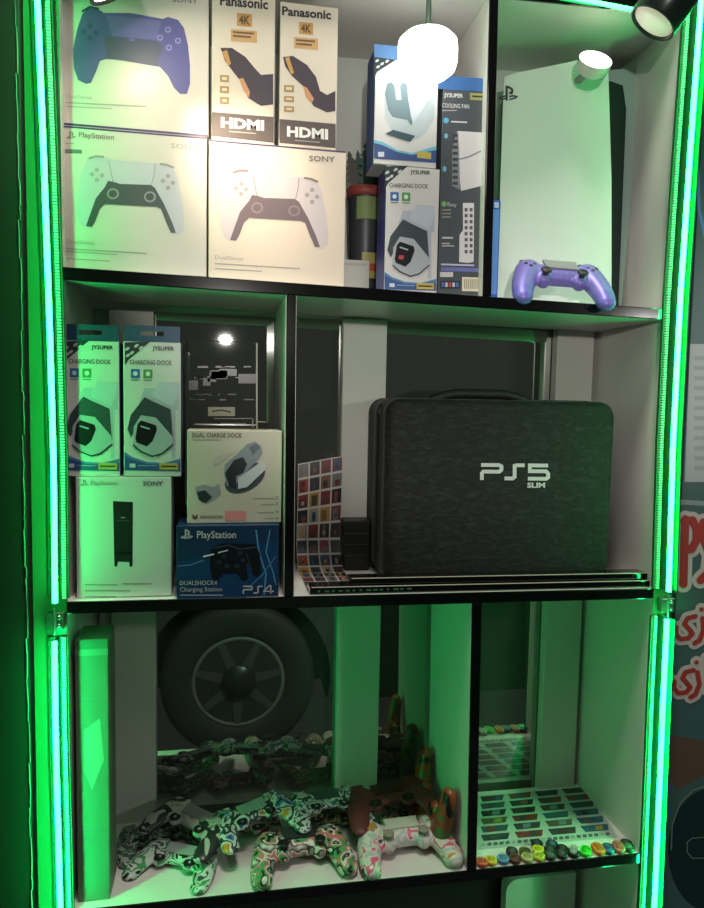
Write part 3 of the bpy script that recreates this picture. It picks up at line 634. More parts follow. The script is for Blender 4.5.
# ------------------------------------------------------------------ gamepad heap in the lower row
zf = lambda x: top3(x)+.0004
def fpos(px, py, h=0.0):
    z = zf(.2)+h; p = fl(px, py, z); return (p.x, p.y, zf(p.x)+h)
WHC = (214, 208, 196)
skins = [
 # label, px, py, h, rz, rx, ry, sc, mat
 ('white green and black patterned controller with coloured handles, front centre on the lower shelf', 300, 0.054, 0.000, 4, 2, 0, .84, camo([WHC, (150, 150, 140), (60, 60, 60), WHC, (196, 120, 110), (70, 150, 90), (30, 30, 34), WHC], 60, seed=1), 'pad', (50, 52, 56)),
 ('white controller with pink roses on its handles, front right on the lower shelf', 403, 0.054, 0.000, 3, 2, 0, .86, camo([(196, 130, 60), WHC, WHC, (176, 190, 186), WHC, (222, 96, 140), WHC, (60, 60, 64)], 50, seed=2), 'pad', (206, 200, 190)),
 ('white silicone controller skin with green wavy stripes, front left on the lower shelf', 178, 0.066, 0.000, -24, 2, 0, .72, camo([(30, 40, 36), (190, 205, 190), (60, 150, 90), (205, 215, 205), (60, 80, 70), (205, 210, 200)], 40, seed=3, warp=1.5), 'skin', (170, 180, 176)),
 ('dark green and grey camouflage controller skin, back left of the heap', 158, 0.126, 0.000, 16, 2, 0, .72, camo([(40, 66, 52), (128, 146, 134), (66, 92, 76), (160, 172, 160), (30, 48, 40)], 80, seed=4), 'skin', (54, 74, 64)),
 ('smooth pale grey controller skin with black streaks, left middle of the heap', 192, 0.100, 0.031, -38, 8, 6, .72, camo([(150, 150, 144), (176, 176, 168), (40, 44, 44), (186, 186, 178)], 26, seed=5, warp=2), 'skin', (140, 140, 136)),
 ('white controller skin with blue and orange blotches, middle of the heap', 254, 0.098, 0.034, 20, 6, -5, .72, camo([(206, 132, 50), (196, 200, 194), (40, 56, 60), (204, 208, 200), (70, 120, 176), (40, 50, 50)], 48, seed=6), 'skin', (150, 160, 156)),
 ('dark red and grey patterned controller skin, back middle of the heap', 243, 0.126, 0.000, -6, 2, 0, .72, camo([(150, 60, 46), (70, 60, 56), (176, 172, 160), (130, 66, 56), (40, 40, 40)], 55, seed=7), 'skin', (90, 50, 44)),
 ('black and white swirled controller skin, centre of the heap', 326, 0.112, 0.034, 12, 6, 4, .72, camo([(28, 34, 34), (186, 194, 186), (50, 62, 58), (200, 204, 196), (44, 110, 120), (180, 186, 178)], 52, seed=8, warp=1.6), 'skin', (60, 72, 70)),
 ('yellow brown and green camouflage controller skin, behind the dark red one', 330, 0.128, 0.000, -6, 2, 0, .72, camo([(164, 132, 60), (60, 54, 40), (190, 176, 120), (110, 84, 50), (50, 70, 54)], 70, seed=9), 'skin', (80, 70, 50)),
 ('plain maroon controller skin, right side of the heap', 388, 0.112, 0.033, 6, 8, -3, .84, mat((104, 44, 42), .5, noise=(40, .3)), 'skin', (70, 34, 34)),
 ('white and pink floral controller skin, back right of the heap', 413, 0.128, 0.000, 6, 2, 0, .72, camo([(170, 176, 160), (60, 64, 54), (190, 130, 130), (180, 180, 168), (70, 80, 64)], 70, seed=11), 'skin', (100, 96, 90)),
]
for i, (lb, px, py, h, rz, rx, ry, sc, mt, kd, mid) in enumerate(skins):
    xx = at(px, 850, py).x; loc = (xx, py, zf(xx)+h)
    g_ = gamepad(lb, 'game controller' if kd == 'pad' else 'controller skin', loc, R(rz), mt, sc=sc, rx=R(rx), ry=R(ry), kind=kd, middle=mat(mid, .35), name='game_controller' if kd == 'pad' else 'controller_skin', group='patterned controllers on the lower shelf',
            stickm=mat((24, 26, 26), .4) if i != 1 else mat((150, 140, 130), .4))
    if kd == 'skin': g_.scale.z *= .62
# one leaning upright against the divider
p = at(437, 836, .06)
root = gamepad('orange controller with green and black markings leaning upright against the divider', 'game controller', (p.x+.004, .075, zf(.5)+.052), 0, camo([(30, 30, 26), (150, 66, 40), (160, 74, 46), (70, 110, 50), (150, 70, 44), (20, 22, 20)], 45, seed=12), sc=.76, kind='skin', name='controller_skin', middle=mat((180, 84, 50), .4), group='patterned controllers on the lower shelf')
root.rotation_euler = Matrix(((0, 0, -1), (1, 0, 0), (0, -1, 0))).to_euler()
root.location = (at(471, 800, 0).x-.0085, .095, zf(.5)+.033); root.scale = (.86, .95, .8)

# ------------------------------------------------------------------ tall carton in green light, lower left
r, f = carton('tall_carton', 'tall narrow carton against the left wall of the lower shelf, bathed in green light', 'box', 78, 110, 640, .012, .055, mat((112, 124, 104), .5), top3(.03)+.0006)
f.start(); f.rect(82, 700, 106, 702, GREYT, 1); f.poly([(84, 730), (100, 718), (104, 760), (92, 790), (84, 770)], mat((150, 158, 140), .5), 1); f.rect(83, 830, 104, 832, GREYT, 1); f.rect(83, 838, 98, 839.5, GREYT, 1); f.end('faded_print')
mb = MB(); mb.box(0, f.W, -.0004, 0, f.H-.02, f.H-.012, mat((140, 150, 130), .5)); mb.build('top_stripe', r)

# ------------------------------------------------------------------ sticker sheet on the lower right floor
za = top3(.62)+.0012
cor = [fl(x, y, za) for x, y in ((478, 849), (618, 836), (584, 784), (478, 795))]
cx0 = .5365
def shf(u, v):  # bilinear position on the sheet
    a = cor[0].lerp(cor[1], u); b = cor[3].lerp(cor[2], u); p = a.lerp(b, v); return Vector((max(cx0, p.x), min(p.y, D-.012), top3(p.x)+.0008))
o0 = shf(0, 0); root = empty('sticker_sheet', o0, 'grey sheet of dark patterned light bar stickers lying flat on the lower right shelf', 'sticker sheet')
mb = MB(); N = 8
rows = [[shf(i/N, j/N)-o0 for i in range(N+1)] for j in range(N+1)]
mb.grid(rows, mat((176, 190, 182), .35)); mb.grid([[p-Vector((0, 0, .0006)) for p in r] for r in rows], mat((196, 206, 200), .35)); mb.build('backing_sheet', root, recalc=False)
cols = [(54, 60, 66), (60, 84, 88), (128, 60, 56), (40, 70, 96), (66, 70, 70), (96, 90, 70), (44, 48, 52), (80, 58, 60), (50, 90, 110)]
for j in range(6):
    for i in range(4):
        u0, u1 = .02+i*.25, .02+i*.25+.215; v0 = .12+j*.146; v1 = v0+.108
        u0 -= .03*j*.0
        c = random.choice(cols)
        pts = [(u0+.02, v0), (u1-.02, v0), (u1, v1), (u0, v1)]
        mb = MB(); base = shf((u0+u1)/2, (v0+v1)/2)-o0
        mb.poly([shf(*p)-o0+Vector((0, 0, .0004)) for p in pts], mat(c, .3))
        um = u0+(u1-u0)*random.uniform(.2, .6); mb.poly([shf(*p)-o0+Vector((0, 0, .0006)) for p in ((um, v0+.015), (um+.06, v0+.015), (um+.07, v1-.015), (um+.01, v1-.02))], mat(random.choice(cols+[(150, 140, 70), (140, 80, 70), (110, 130, 140)]), .3))
        mb.build('sticker', root, recalc=False)
mb = MB()
for k in range(22): 
    u = .02+k*.043; mb.poly([shf(*p)-o0+Vector((0, 0, .0004)) for p in ((u, .035), (u+.03, .035), (u+.034, .085), (u+.004, .085))], mat((84, 96, 96) if k % 5 else (150, 160, 156), .3))
mb.build('printed_title_strip', root, recalc=False)

# thumb grips in a row along the front edge
caps = [(482, 862, (222, 96, 66), 'orange red'), (491, 860, (232, 190, 50), 'bright yellow'), (503, 858.5, (104, 150, 196), 'pale blue'), (512, 851, (50, 40, 38), 'dark brown'), (516, 860, (112, 50, 50), 'maroon'),
 (525, 851, (96, 92, 40), 'olive'), (528, 858.5, (198, 180, 120), 'cream'), (538, 849, (228, 212, 40), 'lemon yellow, rear'), (540, 857, (206, 208, 60), 'lime yellow, front'), (537, 843, (22, 26, 26), 'black, upper'),
 (552, 843.5, (30, 62, 76), 'dark teal, behind'), (550, 849, (30, 32, 34), 'charcoal, rear'), (551, 856, (54, 56, 54), 'grey black, front'), (562, 848, (20, 22, 22), 'glossy black, rear'), (563, 855, (40, 40, 40), 'black, front'),
 (574, 848, (206, 206, 198), 'off-white, rear'), (575.5, 854.5, (24, 26, 26), 'black with pale top, front'), (586, 849, (70, 206, 40), 'lime green, rear'), (588, 854.5, (60, 220, 50), 'lime green, front'), (597, 846, (240, 120, 30), 'orange, rear'),
 (602, 852, (244, 132, 40), 'orange, front'), (608, 846.5, (30, 60, 90), 'navy, rear'), (611.5, 852, (40, 110, 150), 'sea blue, front'), (618, 844, (206, 100, 84), 'salmon, rear'), (621, 849, (216, 112, 90), 'salmon, front'), (628, 842, (24, 40, 30), 'dark green, rear'), (631, 848.5, (30, 70, 44), 'deep green, rightmost')]
for i, (px, py, c, nm) in enumerate(caps):
    z = top3(.62)+.006; p = fl(px, py, z)
    p.x = min(max(p.x, .545), .772)
    base = (p.x, max(.006, p.y), top3(p.x)+.0010)
    root = empty('thumb_grip', base, nm.split(',')[0]+' rubber thumb grip '+(('in the '+nm.split(', ')[1]+' line') if ', ' in nm else 'in the front line')+' of the small caps row', 'thumb grip', group='rubber thumb grips along the shelf edge')
    r_ = .0086; mb = MB(); mm = mat(c, .4)
    mb.lathe([(r_*.8, 0), (r_*.95, .002), (r_, .005), (r_*.93, .0065), (r_*.7, .007), (r_*.66, .0060)], mm, n=20); mb.build('rubber_rim', root)
    mb = MB(); d = tuple(int(v*.78) for v in c) if sum(c) > 200 else (150, 150, 146) if 'pale' in nm else tuple(min(255, v+34) for v in c)
    mb.lathe([(r_*.6, .0061), (r_*.55, .0070), (r_*.3, .0076), (0, .0077)], mat(d, .5), n=16); mb.build('centre_dish', root)

# ------------------------------------------------------------------ sticker poster curving onto the middle shelf
def poster():
    Yb = .165; xa_, xb_ = .3045, at(344, 520, Yb).x
    pL = at(295, 475, .15)
    prof = []     # (y, z) from shelf front to the top
    z0 = top2(.33)+.001; zt_ = at(320, 464, .15).z
    for k in range(6): prof.append((.02+.095*k/5, z0))
    for k in range(1, 9):
        t = k/8*math.pi/2; prof.append((.115+.045*math.sin(t), z0+.045*(1-math.cos(t))))
    nz = 14
    for k in range(1, nz+1): prof.append((.160-.010*math.sin(k/nz*2), z0+.045+(zt_-z0-.045)*k/nz))
    Ls = [0]
    for a, b in zip(prof, prof[1:]): Ls.append(Ls[-1]+math.hypot(b[0]-a[0], b[1]-a[1]))
    def P(u, s):
        s = max(0, min(Ls[-1]-1e-6, s)); k = max(i for i in range(len(Ls)-1) if Ls[i] <= s); t = (s-Ls[k])/(Ls[k+1]-Ls[k])
        y = prof[k][0]+(prof[k+1][0]-prof[k][0])*t; z = prof[k][1]+(prof[k+1][1]-prof[k][1])*t
        dn = (-(prof[k+1][1]-prof[k][1]), prof[k+1][0]-prof[k][0]); l = math.hypot(*dn)
        x = .304+u*(.078 if s > Ls[6] else .078+.06*min(1, (Ls[6]-s)/.03))
        x = .304+u*.066
        return Vector((x, y+dn[0]/l*P.off, z+dn[1]/l*P.off+u*.012*(1 if s > .16 else 0)*min(1, (s-.16)/.06 if s > .16 else 0)))
    P.off = 0
    root = empty('sticker_sheet', (.304, .02, z0), 'tall white sheet printed with rows of small colourful pictures, curving against the divider', 'sticker sheet')
    o = Vector(root.location); mb = MB(); n = 60
    mb.grid([[P(u/4, Ls[-1]*k/n)-o for u in range(5)] for k in range(n+1)], mat((200, 196, 190), .4)); 
    P.off = -.0006; mb.grid([[P(u/4, Ls[-1]*k/n)-o for u in range(5)] for k in range(n+1)], mat((190, 188, 182), .4)); mb.build('backing_sheet', root, recalc=False)
    cs = [(150, 66, 44), (56, 56, 60), (50, 80, 112), (170, 134, 60), (80, 56, 50), (110, 110, 112), (120, 48, 48), (50, 62, 56), (124, 88, 66), (34, 36, 42), (160, 148, 130), (44, 44, 50), (70, 66, 64)]
    nr = int(Ls[-1]/.0215)
    mb = MB()
    for j in range(nr):
        for i in range(4):
            s0 = j*Ls[-1]/nr+.002; s1 = (j+1)*Ls[-1]/nr-.0015; u0, u1 = i/4+.015, (i+1)/4-.02
            for lay, (a, b, c, d) in enumerate([(u0, u1, s0, s1), (u0+.03+random.random()*.06, u1-.04-random.random()*.05, s0+.001, s0+(s1-s0)*random.uniform(.5, .95)), (u0+.06+random.random()*.06, u1-.08, s0+.004, s0+.010)]):
                P.off = .0005+.0003*lay; m_ = mat(random.choice(cs), .4)
                for e in range(3):
                    sa, sb = c+(d-c)*e/3, c+(d-c)*(e+1)/3
                    mb.poly([P(a, sa)-o, P(b, sa)-o, P(b, sb)-o, P(a, sb)-o], m_)
    mb.build('printed_pictures', root, recalc=False)
poster()
# flat printed leaflet on the shelf floor
r = empty('leaflet', (.395, .030, top2(.42)+.0006), 'thin printed leaflet lying on the middle shelf behind the front trays', 'leaflet')

# ------------------------------------------------------------------ carrying case
BAG = None
def velvet():
    m = bpy.data.materials.new('material'); m.use_nodes = True; nt = m.node_tree; b = nt.nodes['Principled BSDF']
    tc = nt.nodes.new('ShaderNodeTexCoord'); n1 = nt.nodes.new('ShaderNodeTexNoise'); n1.inputs['Scale'].default_value = 125; n1.inputs['Detail'].default_value = 3; n1.inputs['Distortion'].default_value = .8
    mp = nt.nodes.new('ShaderNodeMapping'); mp.inputs['Scale'].default_value = (.55, 1, 1.2)
    nt.links.new(tc.outputs['Object'], mp.inputs['Vector']); nt.links.new(mp.outputs['Vector'], n1.inputs['Vector'])
    rp = nt.nodes.new('ShaderNodeValToRGB'); rp.color_ramp.elements[0].position = .47; rp.color_ramp.elements[0].color = lin((6, 8, 8)); rp.color_ramp.elements[1].position = .68; rp.color_ramp.elements[1].color = lin((31, 36, 35))  # paler patches put the velvet sheen into the base colour
    nt.links.new(n1.outputs['Fac'], rp.inputs['Fac']); nt.links.new(rp.outputs['Color'], b.inputs['Base Color'])
    b.inputs['Roughness'].default_value = .75; b.inputs['Sheen Weight'].default_value = .08; b.inputs['Sheen Roughness'].default_value = .4
    bp = nt.nodes.new('ShaderNodeBump'); bp.inputs['Strength'].default_value = .5; bp.inputs['Distance'].default_value = .002
    nt.links.new(n1.outputs['Fac'], bp.inputs['Height']); nt.links.new(bp.outputs['Normal'], b.inputs['Normal'])
    return m
VEL = velvet()
Yf = .042
xa_, xb_ = at(386, 480, Yf).x, at(615, 480, Yf).x; zt_ = at(500, 400, Yf).z; zb_ = top2(.6)+.0006
W, H = xb_-xa_, zt_-zb_; BAGX = xa_
root = empty('carrying_case', (xa_, Yf, zb_), 'large black velvety carrying case with silver console lettering on the middle shelf', 'case')
def rrect(x0, x1, z0, z1, r, n=8):
    P = []
    for cx, cz, a0 in ((x1-r, z0+r, -90), (x1-r, z1-r, 0), (x0+r, z1-r, 90), (x0+r, z0+r, 180)):
        for k in range(n+1): t = R(a0+90*k/n); P.append((cx+r*math.cos(t), cz+r*math.sin(t)))
    return P
def shell(y0, y1, ins, rr, mt, name):
    mb = MB(); prof = []
    rad = .014
    for k in range(7): t = k/6*math.pi/2; prof.append((y0+rad*(1-math.sin(t)), rad*(1-math.cos(t))))
    prof = prof[::-1]; rows = []
    seq = [(y0+rad*(1-math.cos(k/6*math.pi/2)), rad*(1-math.sin(k/6*math.pi/2))) for k in range(7)]
    for y, d in seq: rows.append([(x, y, z) for x, z in rrect(ins+d, W-ins-d, d*.7+ins, H-ins-d, rr)])
    rows.append([(x, y1, z) for x, z in rrect(ins, W-ins, ins, H-ins, rr)])
    mb.grid(rows, mt, True); mb.poly(rows[0], mt); mb.poly(rows[-1][::-1], mt)
    return mb.build(name, root, merge=True)
shell(0, .048, 0, .022, VEL, 'front_shell')
shell(.054, .122, .0, .022, VEL, 'rear_shell')
mb = MB(); pr = rrect(.002, W-.002, .001, H-.002, .022)
mb.grid([[(x, .047, z) for x, z in pr], [(x, .056, z) for x, z in pr]], mat((10, 10, 11), .7), True); mb.build('zip_band', root)
mb = MB(); zz = [(x, .0515, z) for x, z in rrect(.0, W, -.0+.0005, H, .022)]
mb.tube(zz[:27], .0016, mat((50, 52, 52), .4)); mb.build('zip', root)
hx0, hx1 = at(432, 398, Yf+.05).x-xa_, at(528, 398, Yf+.05).x-xa_
mb = MB(); hp = []
for k in range(13):
    t = k/12; hp.append((hx0+(hx1-hx0)*t, .051, H-.001+.009*min(1, math.sin(math.pi*t)*1.5)))
mb.tube(hp, [.006]+[.0072]*11+[.006], mat((20, 22, 22), .6)); mb.build('carry_handle', root)
f = Face(root, (xa_, Yf, zb_)); SIL = mat((206, 210, 208), .35)
f.start(); ps_text(f, 481, 480, 67, 17, '5', SIL, 2, sl=.01, t=.22); f.end('silver_lettering')
f.start(); f.text('SLIM', 527, 487.5, 18, 5, SIL, 2, 0, .04); f.end('small_silver_lettering')

# black trays lying along the front edge of the middle shelf, white edge lines
for k, (xa2, xb2, Y0, hh, lb) in enumerate([(310, 655, .004, .0085, 'long flat black tray with pale edge, lowest along the front of the middle shelf'), (350, 655, .010, .0085, 'long flat black tray with pale edge, stacked on the lowest tray')]):
    z0 = top2(.55)+.0008+k*.0092; p = at(xa2, 585, Y0)
    pR_ = min(at(xb2, 585, Y0).x, XR-.002); z_l = top2(p.x)-top2(.55); z_r = top2(pR_)-top2(.55)
    root2 = empty('flat_tray', (p.x, Y0, z0+z_l), lb, 'tray'); w = pR_-p.x; dz = z_r-z_l
    def slab(a, b, c, d, e, g, m_, nm, bv=0):
        mb = MB(); mb.hexa([(a, c, e+dz*a/w), (b, c, e+dz*b/w), (b, d, e+dz*b/w), (a, d, e+dz*a/w), (a, c, g+dz*a/w), (b, c, g+dz*b/w), (b, d, g+dz*b/w), (a, d, g+dz*a/w)], m_); mb.build(nm, root2, bevel=bv)
    slab(0, w, 0, .030-.004*k, 0, hh, BLACKG, 'tray_body', .001)
    slab(.002, w-.002, -.0005, .0015, hh, hh+.0006, mat((214, 206, 190), .4), 'pale_edge')
    if k == 0:
        mb = MB()
        for j in range(14): x = .01+j*.009; mb.box(x, x+random.uniform(.003, .007), -.0006, 0, .0025, .0045, mat((60, 120, 80), .4))
        mb.build('green_marking', root2)
bpy.data.objects.remove(r)
# black box lying behind the sheet
p = at(345, 545, .125); q_ = at(372, 545, .125)
root = empty('black_box', (p.x-.002, .125, top2(.36)+.0006), 'small ridged black box between the picture sheet and the carrying case', 'box')
hh = at(355, 521, .125).z-root.location.z; bw_ = BAGX-root.location.x-.002
mb = MB(); mb.box(0, bw_, 0, .035, 0, hh, mat((20, 22, 22), .4)); mb.build('box_body', root, bevel=.002)
for k in range(3):
    mb = MB(); mb.box(.001, bw_-.001, -.001, .0005, hh*(.3+.22*k), hh*(.3+.22*k)+.0012, mat((64, 66, 64), .4)); mb.build('ridge', root)

# ------------------------------------------------------------------ plant and pot behind the boxes, top shelf
Y = .12; p = at(364, 288, Y)
root = empty('potted_plant', (p.x, Y, top1(.4)+.0006), 'artificial fern in a dark red-rimmed pot behind the boxes on the top shelf', 'plant')
hR = at(364, 190, Y).z-root.location.z; rr = .024
mb = MB(); mb.lathe([(rr*.7, 0), (rr*.78, .02), (rr*.95, hR*.6), (rr*1.02, hR-.012)], mat((58, 60, 66), .4), n=28); mb.build('pot', root)
mb = MB(); mb.lathe([(rr*1.02, hR-.012), (rr*1.12, hR-.011), (rr*1.12, hR), (rr*.9, hR), (rr*.85, hR-.005), (0, hR-.006)], mat((150, 66, 58), .5), n=28); mb.build('rim', root)
for k, (z, h_, c, a0, a1) in enumerate([(hR-.045, .03, (120, 140, 84), -130, -50), (.03, .035, (158, 150, 84), -110, -40), (.040, .010, (170, 70, 60), -95, -55)]):
    mb = MB(); R_ = rr*(1.0 if k == 0 else .93)+.0012+(.0008 if k == 2 else 0)
    mb.grid([[(R_*math.cos(R(a)), R_*math.sin(R(a)), zz_) for a in range(a0, a1+1, 8)] for zz_ in (z, z+h_)], mat(c, .5)); mb.build('painted_patch', root)
def leaf(base, tip, w, m_):
    b_, t_ = Vector(base), Vector(tip); ax = (t_-b_); sd = Vector((ax.z, 0, -ax.x)).normalized(); mb = MB(); n = 7; P1 = []; P2 = []
    for k in range(n):
        u = k/n; ww = w*math.sin(math.pi*min(1, .25+u*.75))
        P1 += [b_+ax*u+sd*ww*.55, b_+ax*(u+.02)+sd*ww]; P2 += [b_+ax*u-sd*ww*.55, b_+ax*(u+.02)-sd*ww]
    pts = P1+[t_]+P2[::-1]
    mb.prism([(p_.x, p_.z) for p_ in pts], b_.y, b_.y+.0012, m_); return mb.build('leaf', root)
LF = mat((44, 78, 66), .5); LF2 = mat((70, 66, 60), .5)
for bx, tx, hh_, w, m_, y in ((.0, .004, .078, .015, LF, -.006), (-.012, -.026, .05, .011, LF2, -.004), (.012, .03, .05, .012, LF, -.002), (-.006, -.012, .055, .01, LF, .004), (.006, .022, .066, .011, LF2, .006)):
    leaf((bx, y, hR-.006), (tx, y, hR+hh_), w, m_)
p0_ = at(344, 288, .095); p1_ = at(368, 288, .095); z0 = top1(.39)+.0006; hh = at(355, 261, .095).z-z0
r = empty('small_carton', (p0_.x-.012, .088, z0), 'small plain grey-white carton in front of the plant pot', 'box')
mb = MB(); mb.box(0, p1_.x-p0_.x+.012, 0, .006, 0, hh, mat((176, 178, 172), .5)); mb.build('carton_body', r, bevel=.0006)
mb = MB(); mb.box(.004, p1_.x-p0_.x+.008, -.0004, 0, hh-.006, hh-.004, LGT); mb.build('printed_line', r)

# ------------------------------------------------------------------ lamps
def emis(c, s):
    m = bpy.data.materials.new('material'); m.use_nodes = True; b = m.node_tree.nodes['Principled BSDF']
    b.inputs['Base Color'].default_value = (.9, .9, .88, 1); b.inputs['Emission Color'].default_value = lin(c); b.inputs['Emission Strength'].default_value = s; return m
Yb = -.035; pT, pBm = at(428, 36, Yb), at(428, 79, Yb); rb = .93*(at(459, 48, Yb).x-at(396.5, 48, Yb).x)/2
root = empty('light_bulb', pT, 'lit white cylindrical bulb hanging above the blue dock box', 'light bulb')
h = pT.z-pBm.z
mb = MB(); mb.lathe([(.3*rb, 0), (rb*.8, -.001), (rb*.97, -.007), (rb, -.014), (rb*.99, -h*.62), (rb*.93, -h*.78), (rb*.7, -h*.92), (rb*.35, -h*.985), (0, -h)], emis((255, 252, 246), 4.5), n=40); mb.build('glowing_globe', root)
mb = MB(); mb.lathe([(.2*rb, 0), (.2*rb, .006), (.1*rb, .010), (.08*rb, .05)], mat((60, 84, 70), .6), n=20); mb.build('socket', root)
mb = MB(); mb.tube([(0, 0, .05), (0, 0, .15)], .0012, mat((60, 84, 70), .6)); mb.build('cord', root)

def spot_lamp(label, face_c, face_n, rad, ln, Yd, face_mat):
    root = empty('spotlight', face_c, label, 'spotlight')
    n = Vector(face_n).normalized(); M = n.to_track_quat('Z', 'Y').to_matrix().to_4x4()
    mb = MB(); mb.lathe([(rad*.86, -.006), (rad*.93, 0), (rad, -.001), (rad*1.0, -ln), (rad*.8, -ln-.004), (0, -ln-.004)], mat((38, 44, 44), .3, .3), M, 40); mb.build('lamp_housing', root)
    mb = MB(); mb.lathe([(0, -.0035), (rad*.86, -.0035), (rad*.86, -.005), (0, -.005)], face_mat, M, 32); mb.build('lamp_face', root)
    mb = MB(); b_ = M@Vector((0, 0, -ln*.7)); mb.tube([b_, b_+Vector((0, .02, .06)), b_+Vector((0, .02, .25))], .005, mat((30, 32, 32), .4)); mb.build('mounting_arm', root)
    return root
fcp = at(652, 24, -.06)
spot_lamp('black cylindrical spotlight with dim pinkish face, hanging at the top right corner', fcp, (-.50, .18, -.80), .0295, .085, -.06, emis((222, 190, 176), .45))
fcp2 = at(176, -6, -.10)
spot_lamp('black spotlight with bright lit face at the top edge above the purple controller box', at(118, -9, -.09), (.5, .25, -.8), .030, .085, -.09, emis((255, 236, 205), 30))
# glowing disc added for a bulb reflection, clipped to the console's top corner
pc = at(594, 64, .022)
root = empty('reflection_disc', pc, 'small round glowing disc standing in for a bulb reflection on the top corner of the white console', 'reflection stand-in')
n = Vector((-.06, -.74, .56)); M = n.normalized().to_track_quat('Z', 'Y').to_matrix().to_4x4(); rd = .0215
mb = MB(); mb.lathe([(0, .0072), (rd*.9, .007), (rd, .006)], emis((255, 244, 224), 3.2), M, 32); mb.build('glowing_disc', root)
mb = MB(); mb.lathe([(rd, .006), (rd*1.02, 0), (rd*.9, -.010), (rd*.5, -.015), (0, -.016)], mat((216, 216, 204), .25, coat=.5), M, 32); mb.build('lamp_housing', root)  # dish and clip invented to carry the added disc
mb = MB(); mb.box(-.004, .004, .004, .044, -.006, .000, mat((120, 124, 120), .3, .5)); mb.build('clip', root)

# ------------------------------------------------------------------ advertising panel on the right
XP = at(674, 700, -.004).x
XP = XR+.034
root = empty('advertising_panel', (XP, -.004, ZB), 'dark teal advertising panel with red lettering beside the right light strip', 'sign')
TB = mat((74, 112, 106), .45, noise=(6, .25)); mb = MB(); mb.box(0, .5, 0, .012, 0, ZT-ZB, TB); mb.build('panel_board', root)
f = Face(root, (XP, -.004, ZB)); RED = mat((176, 62, 48), .5); OW = mat((206, 204, 192), .5)
f.start(); f.poly([(690, 344), (720, 344), (720, 482), (684.5, 482)], mat((176, 190, 186), .5), 1)
for k in range(12): f.rect(694, 356+k*10, 720, 360+k*10, mat((156, 170, 168), .5), 2)
f.poly([(673, 499), (720, 502), (720, 507), (673, 504)], mat((140, 162, 156), .5), 1); f.end('white_text_block')
def glyph(strokes, w, ow, nm, dots=()):
    f.start()
    for k, q_ in enumerate(strokes): f.brush(q_, w+2*ow, OW, 2+.5*k)
    for x, y, r_ in dots: f.ell(x, y, r_+ow, r_+ow, OW, 3.6)
    for k, q_ in enumerate(strokes): f.brush(q_, w, RED, 5+.5*k)
    for x, y, r_ in dots: f.ell(x, y, r_, r_, RED, 7)
    f.end(nm)
glyph([[(683, 584), (684, 548), (685, 519)], [(684, 521), (692, 520), (696, 528), (696, 540), (691, 549), (684, 550)], [(712, 520), (703, 522), (701, 534), (706, 546), (710, 556), (708, 572), (700, 580)]], 8, 4.5, 'large_lettering')
def ya(dx, dy): return [(693+dx, 616+dy), (685+dx, 618+dy), (682+dx, 624+dy), (687+dx, 629+dy), (690+dx, 633+dy), (686+dx, 638+dy), (678+dx, 639+dy), (673.5+dx, 634+dy), (674+dx, 627+dy)]
glyph([ya(2, 0), [(702, 618), (703, 630), (699, 640), (694, 643)]], 4.6, 4, 'upper_script_lettering', [(701, 609, 2.2)])
glyph([ya(0, 54), [(697, 672), (699, 684), (695, 694), (690, 697)], [(706, 658), (707, 690)]], 4.6, 4, 'lower_script_lettering', [(696, 662, 2.2)])
f.start(); f.ell(712, 850, 44, 62, mat((20, 52, 50), .4), 1, n=40); f.line([(671, 850), (672, 825), (680, 803), (693, 790), (706, 786)], 1.2, mat((120, 150, 140), .4), 2); f.line([(720, 836), (692, 838), (687, 842), (687, 852), (692, 858), (720, 858)], 1, mat((110, 140, 130), .4), 2)
f.end('headset_picture')
f.start(); f.poly([(672, 735), (700, 740), (720, 760), (700, 778), (676, 790), (668, 770)], mat((96, 78, 62), .6), .6); f.cut('warm_splash')
f.line([(712, 60), (701, 90), (697, 150), (699, 210), (708, 250)], 3.4, mat((78, 150, 190), .5), 1); f.end('colour_splash')
# contents of the lowest row: white rounded panel seen below the lower shelf
xa_, xb_ = at(506, 900, .14).x, at(575, 900, .14).x
root = empty('rounded_panel', (xa_, .14, ZB+.0005), 'white panel with rounded top corner below the lower shelf, lit green', 'panel')
zt_ = at(540, 877, .14).z-ZB
mb = MB(); w = xb_-xa_; mb.prism([(0, 0), (w, 0), (w, zt_)]+[(.02-.02*math.sin(R(a)), zt_-.02+.02*math.cos(R(a))) for a in range(0, 91, 15)], 0, .02, WHITE); mb.build('panel_body', root, bevel=.001)
mb = MB(); mb.box(.004, w-.004, -.0006, 0, .01, .014, GREYT); mb.build('lower_seam', root)
mb = MB(); mb.box(XL, XR, .17, .178, ZB+.0, z3(.0)-.06, mat((24, 30, 26), .4)); struct('wall_lower_back', mb)

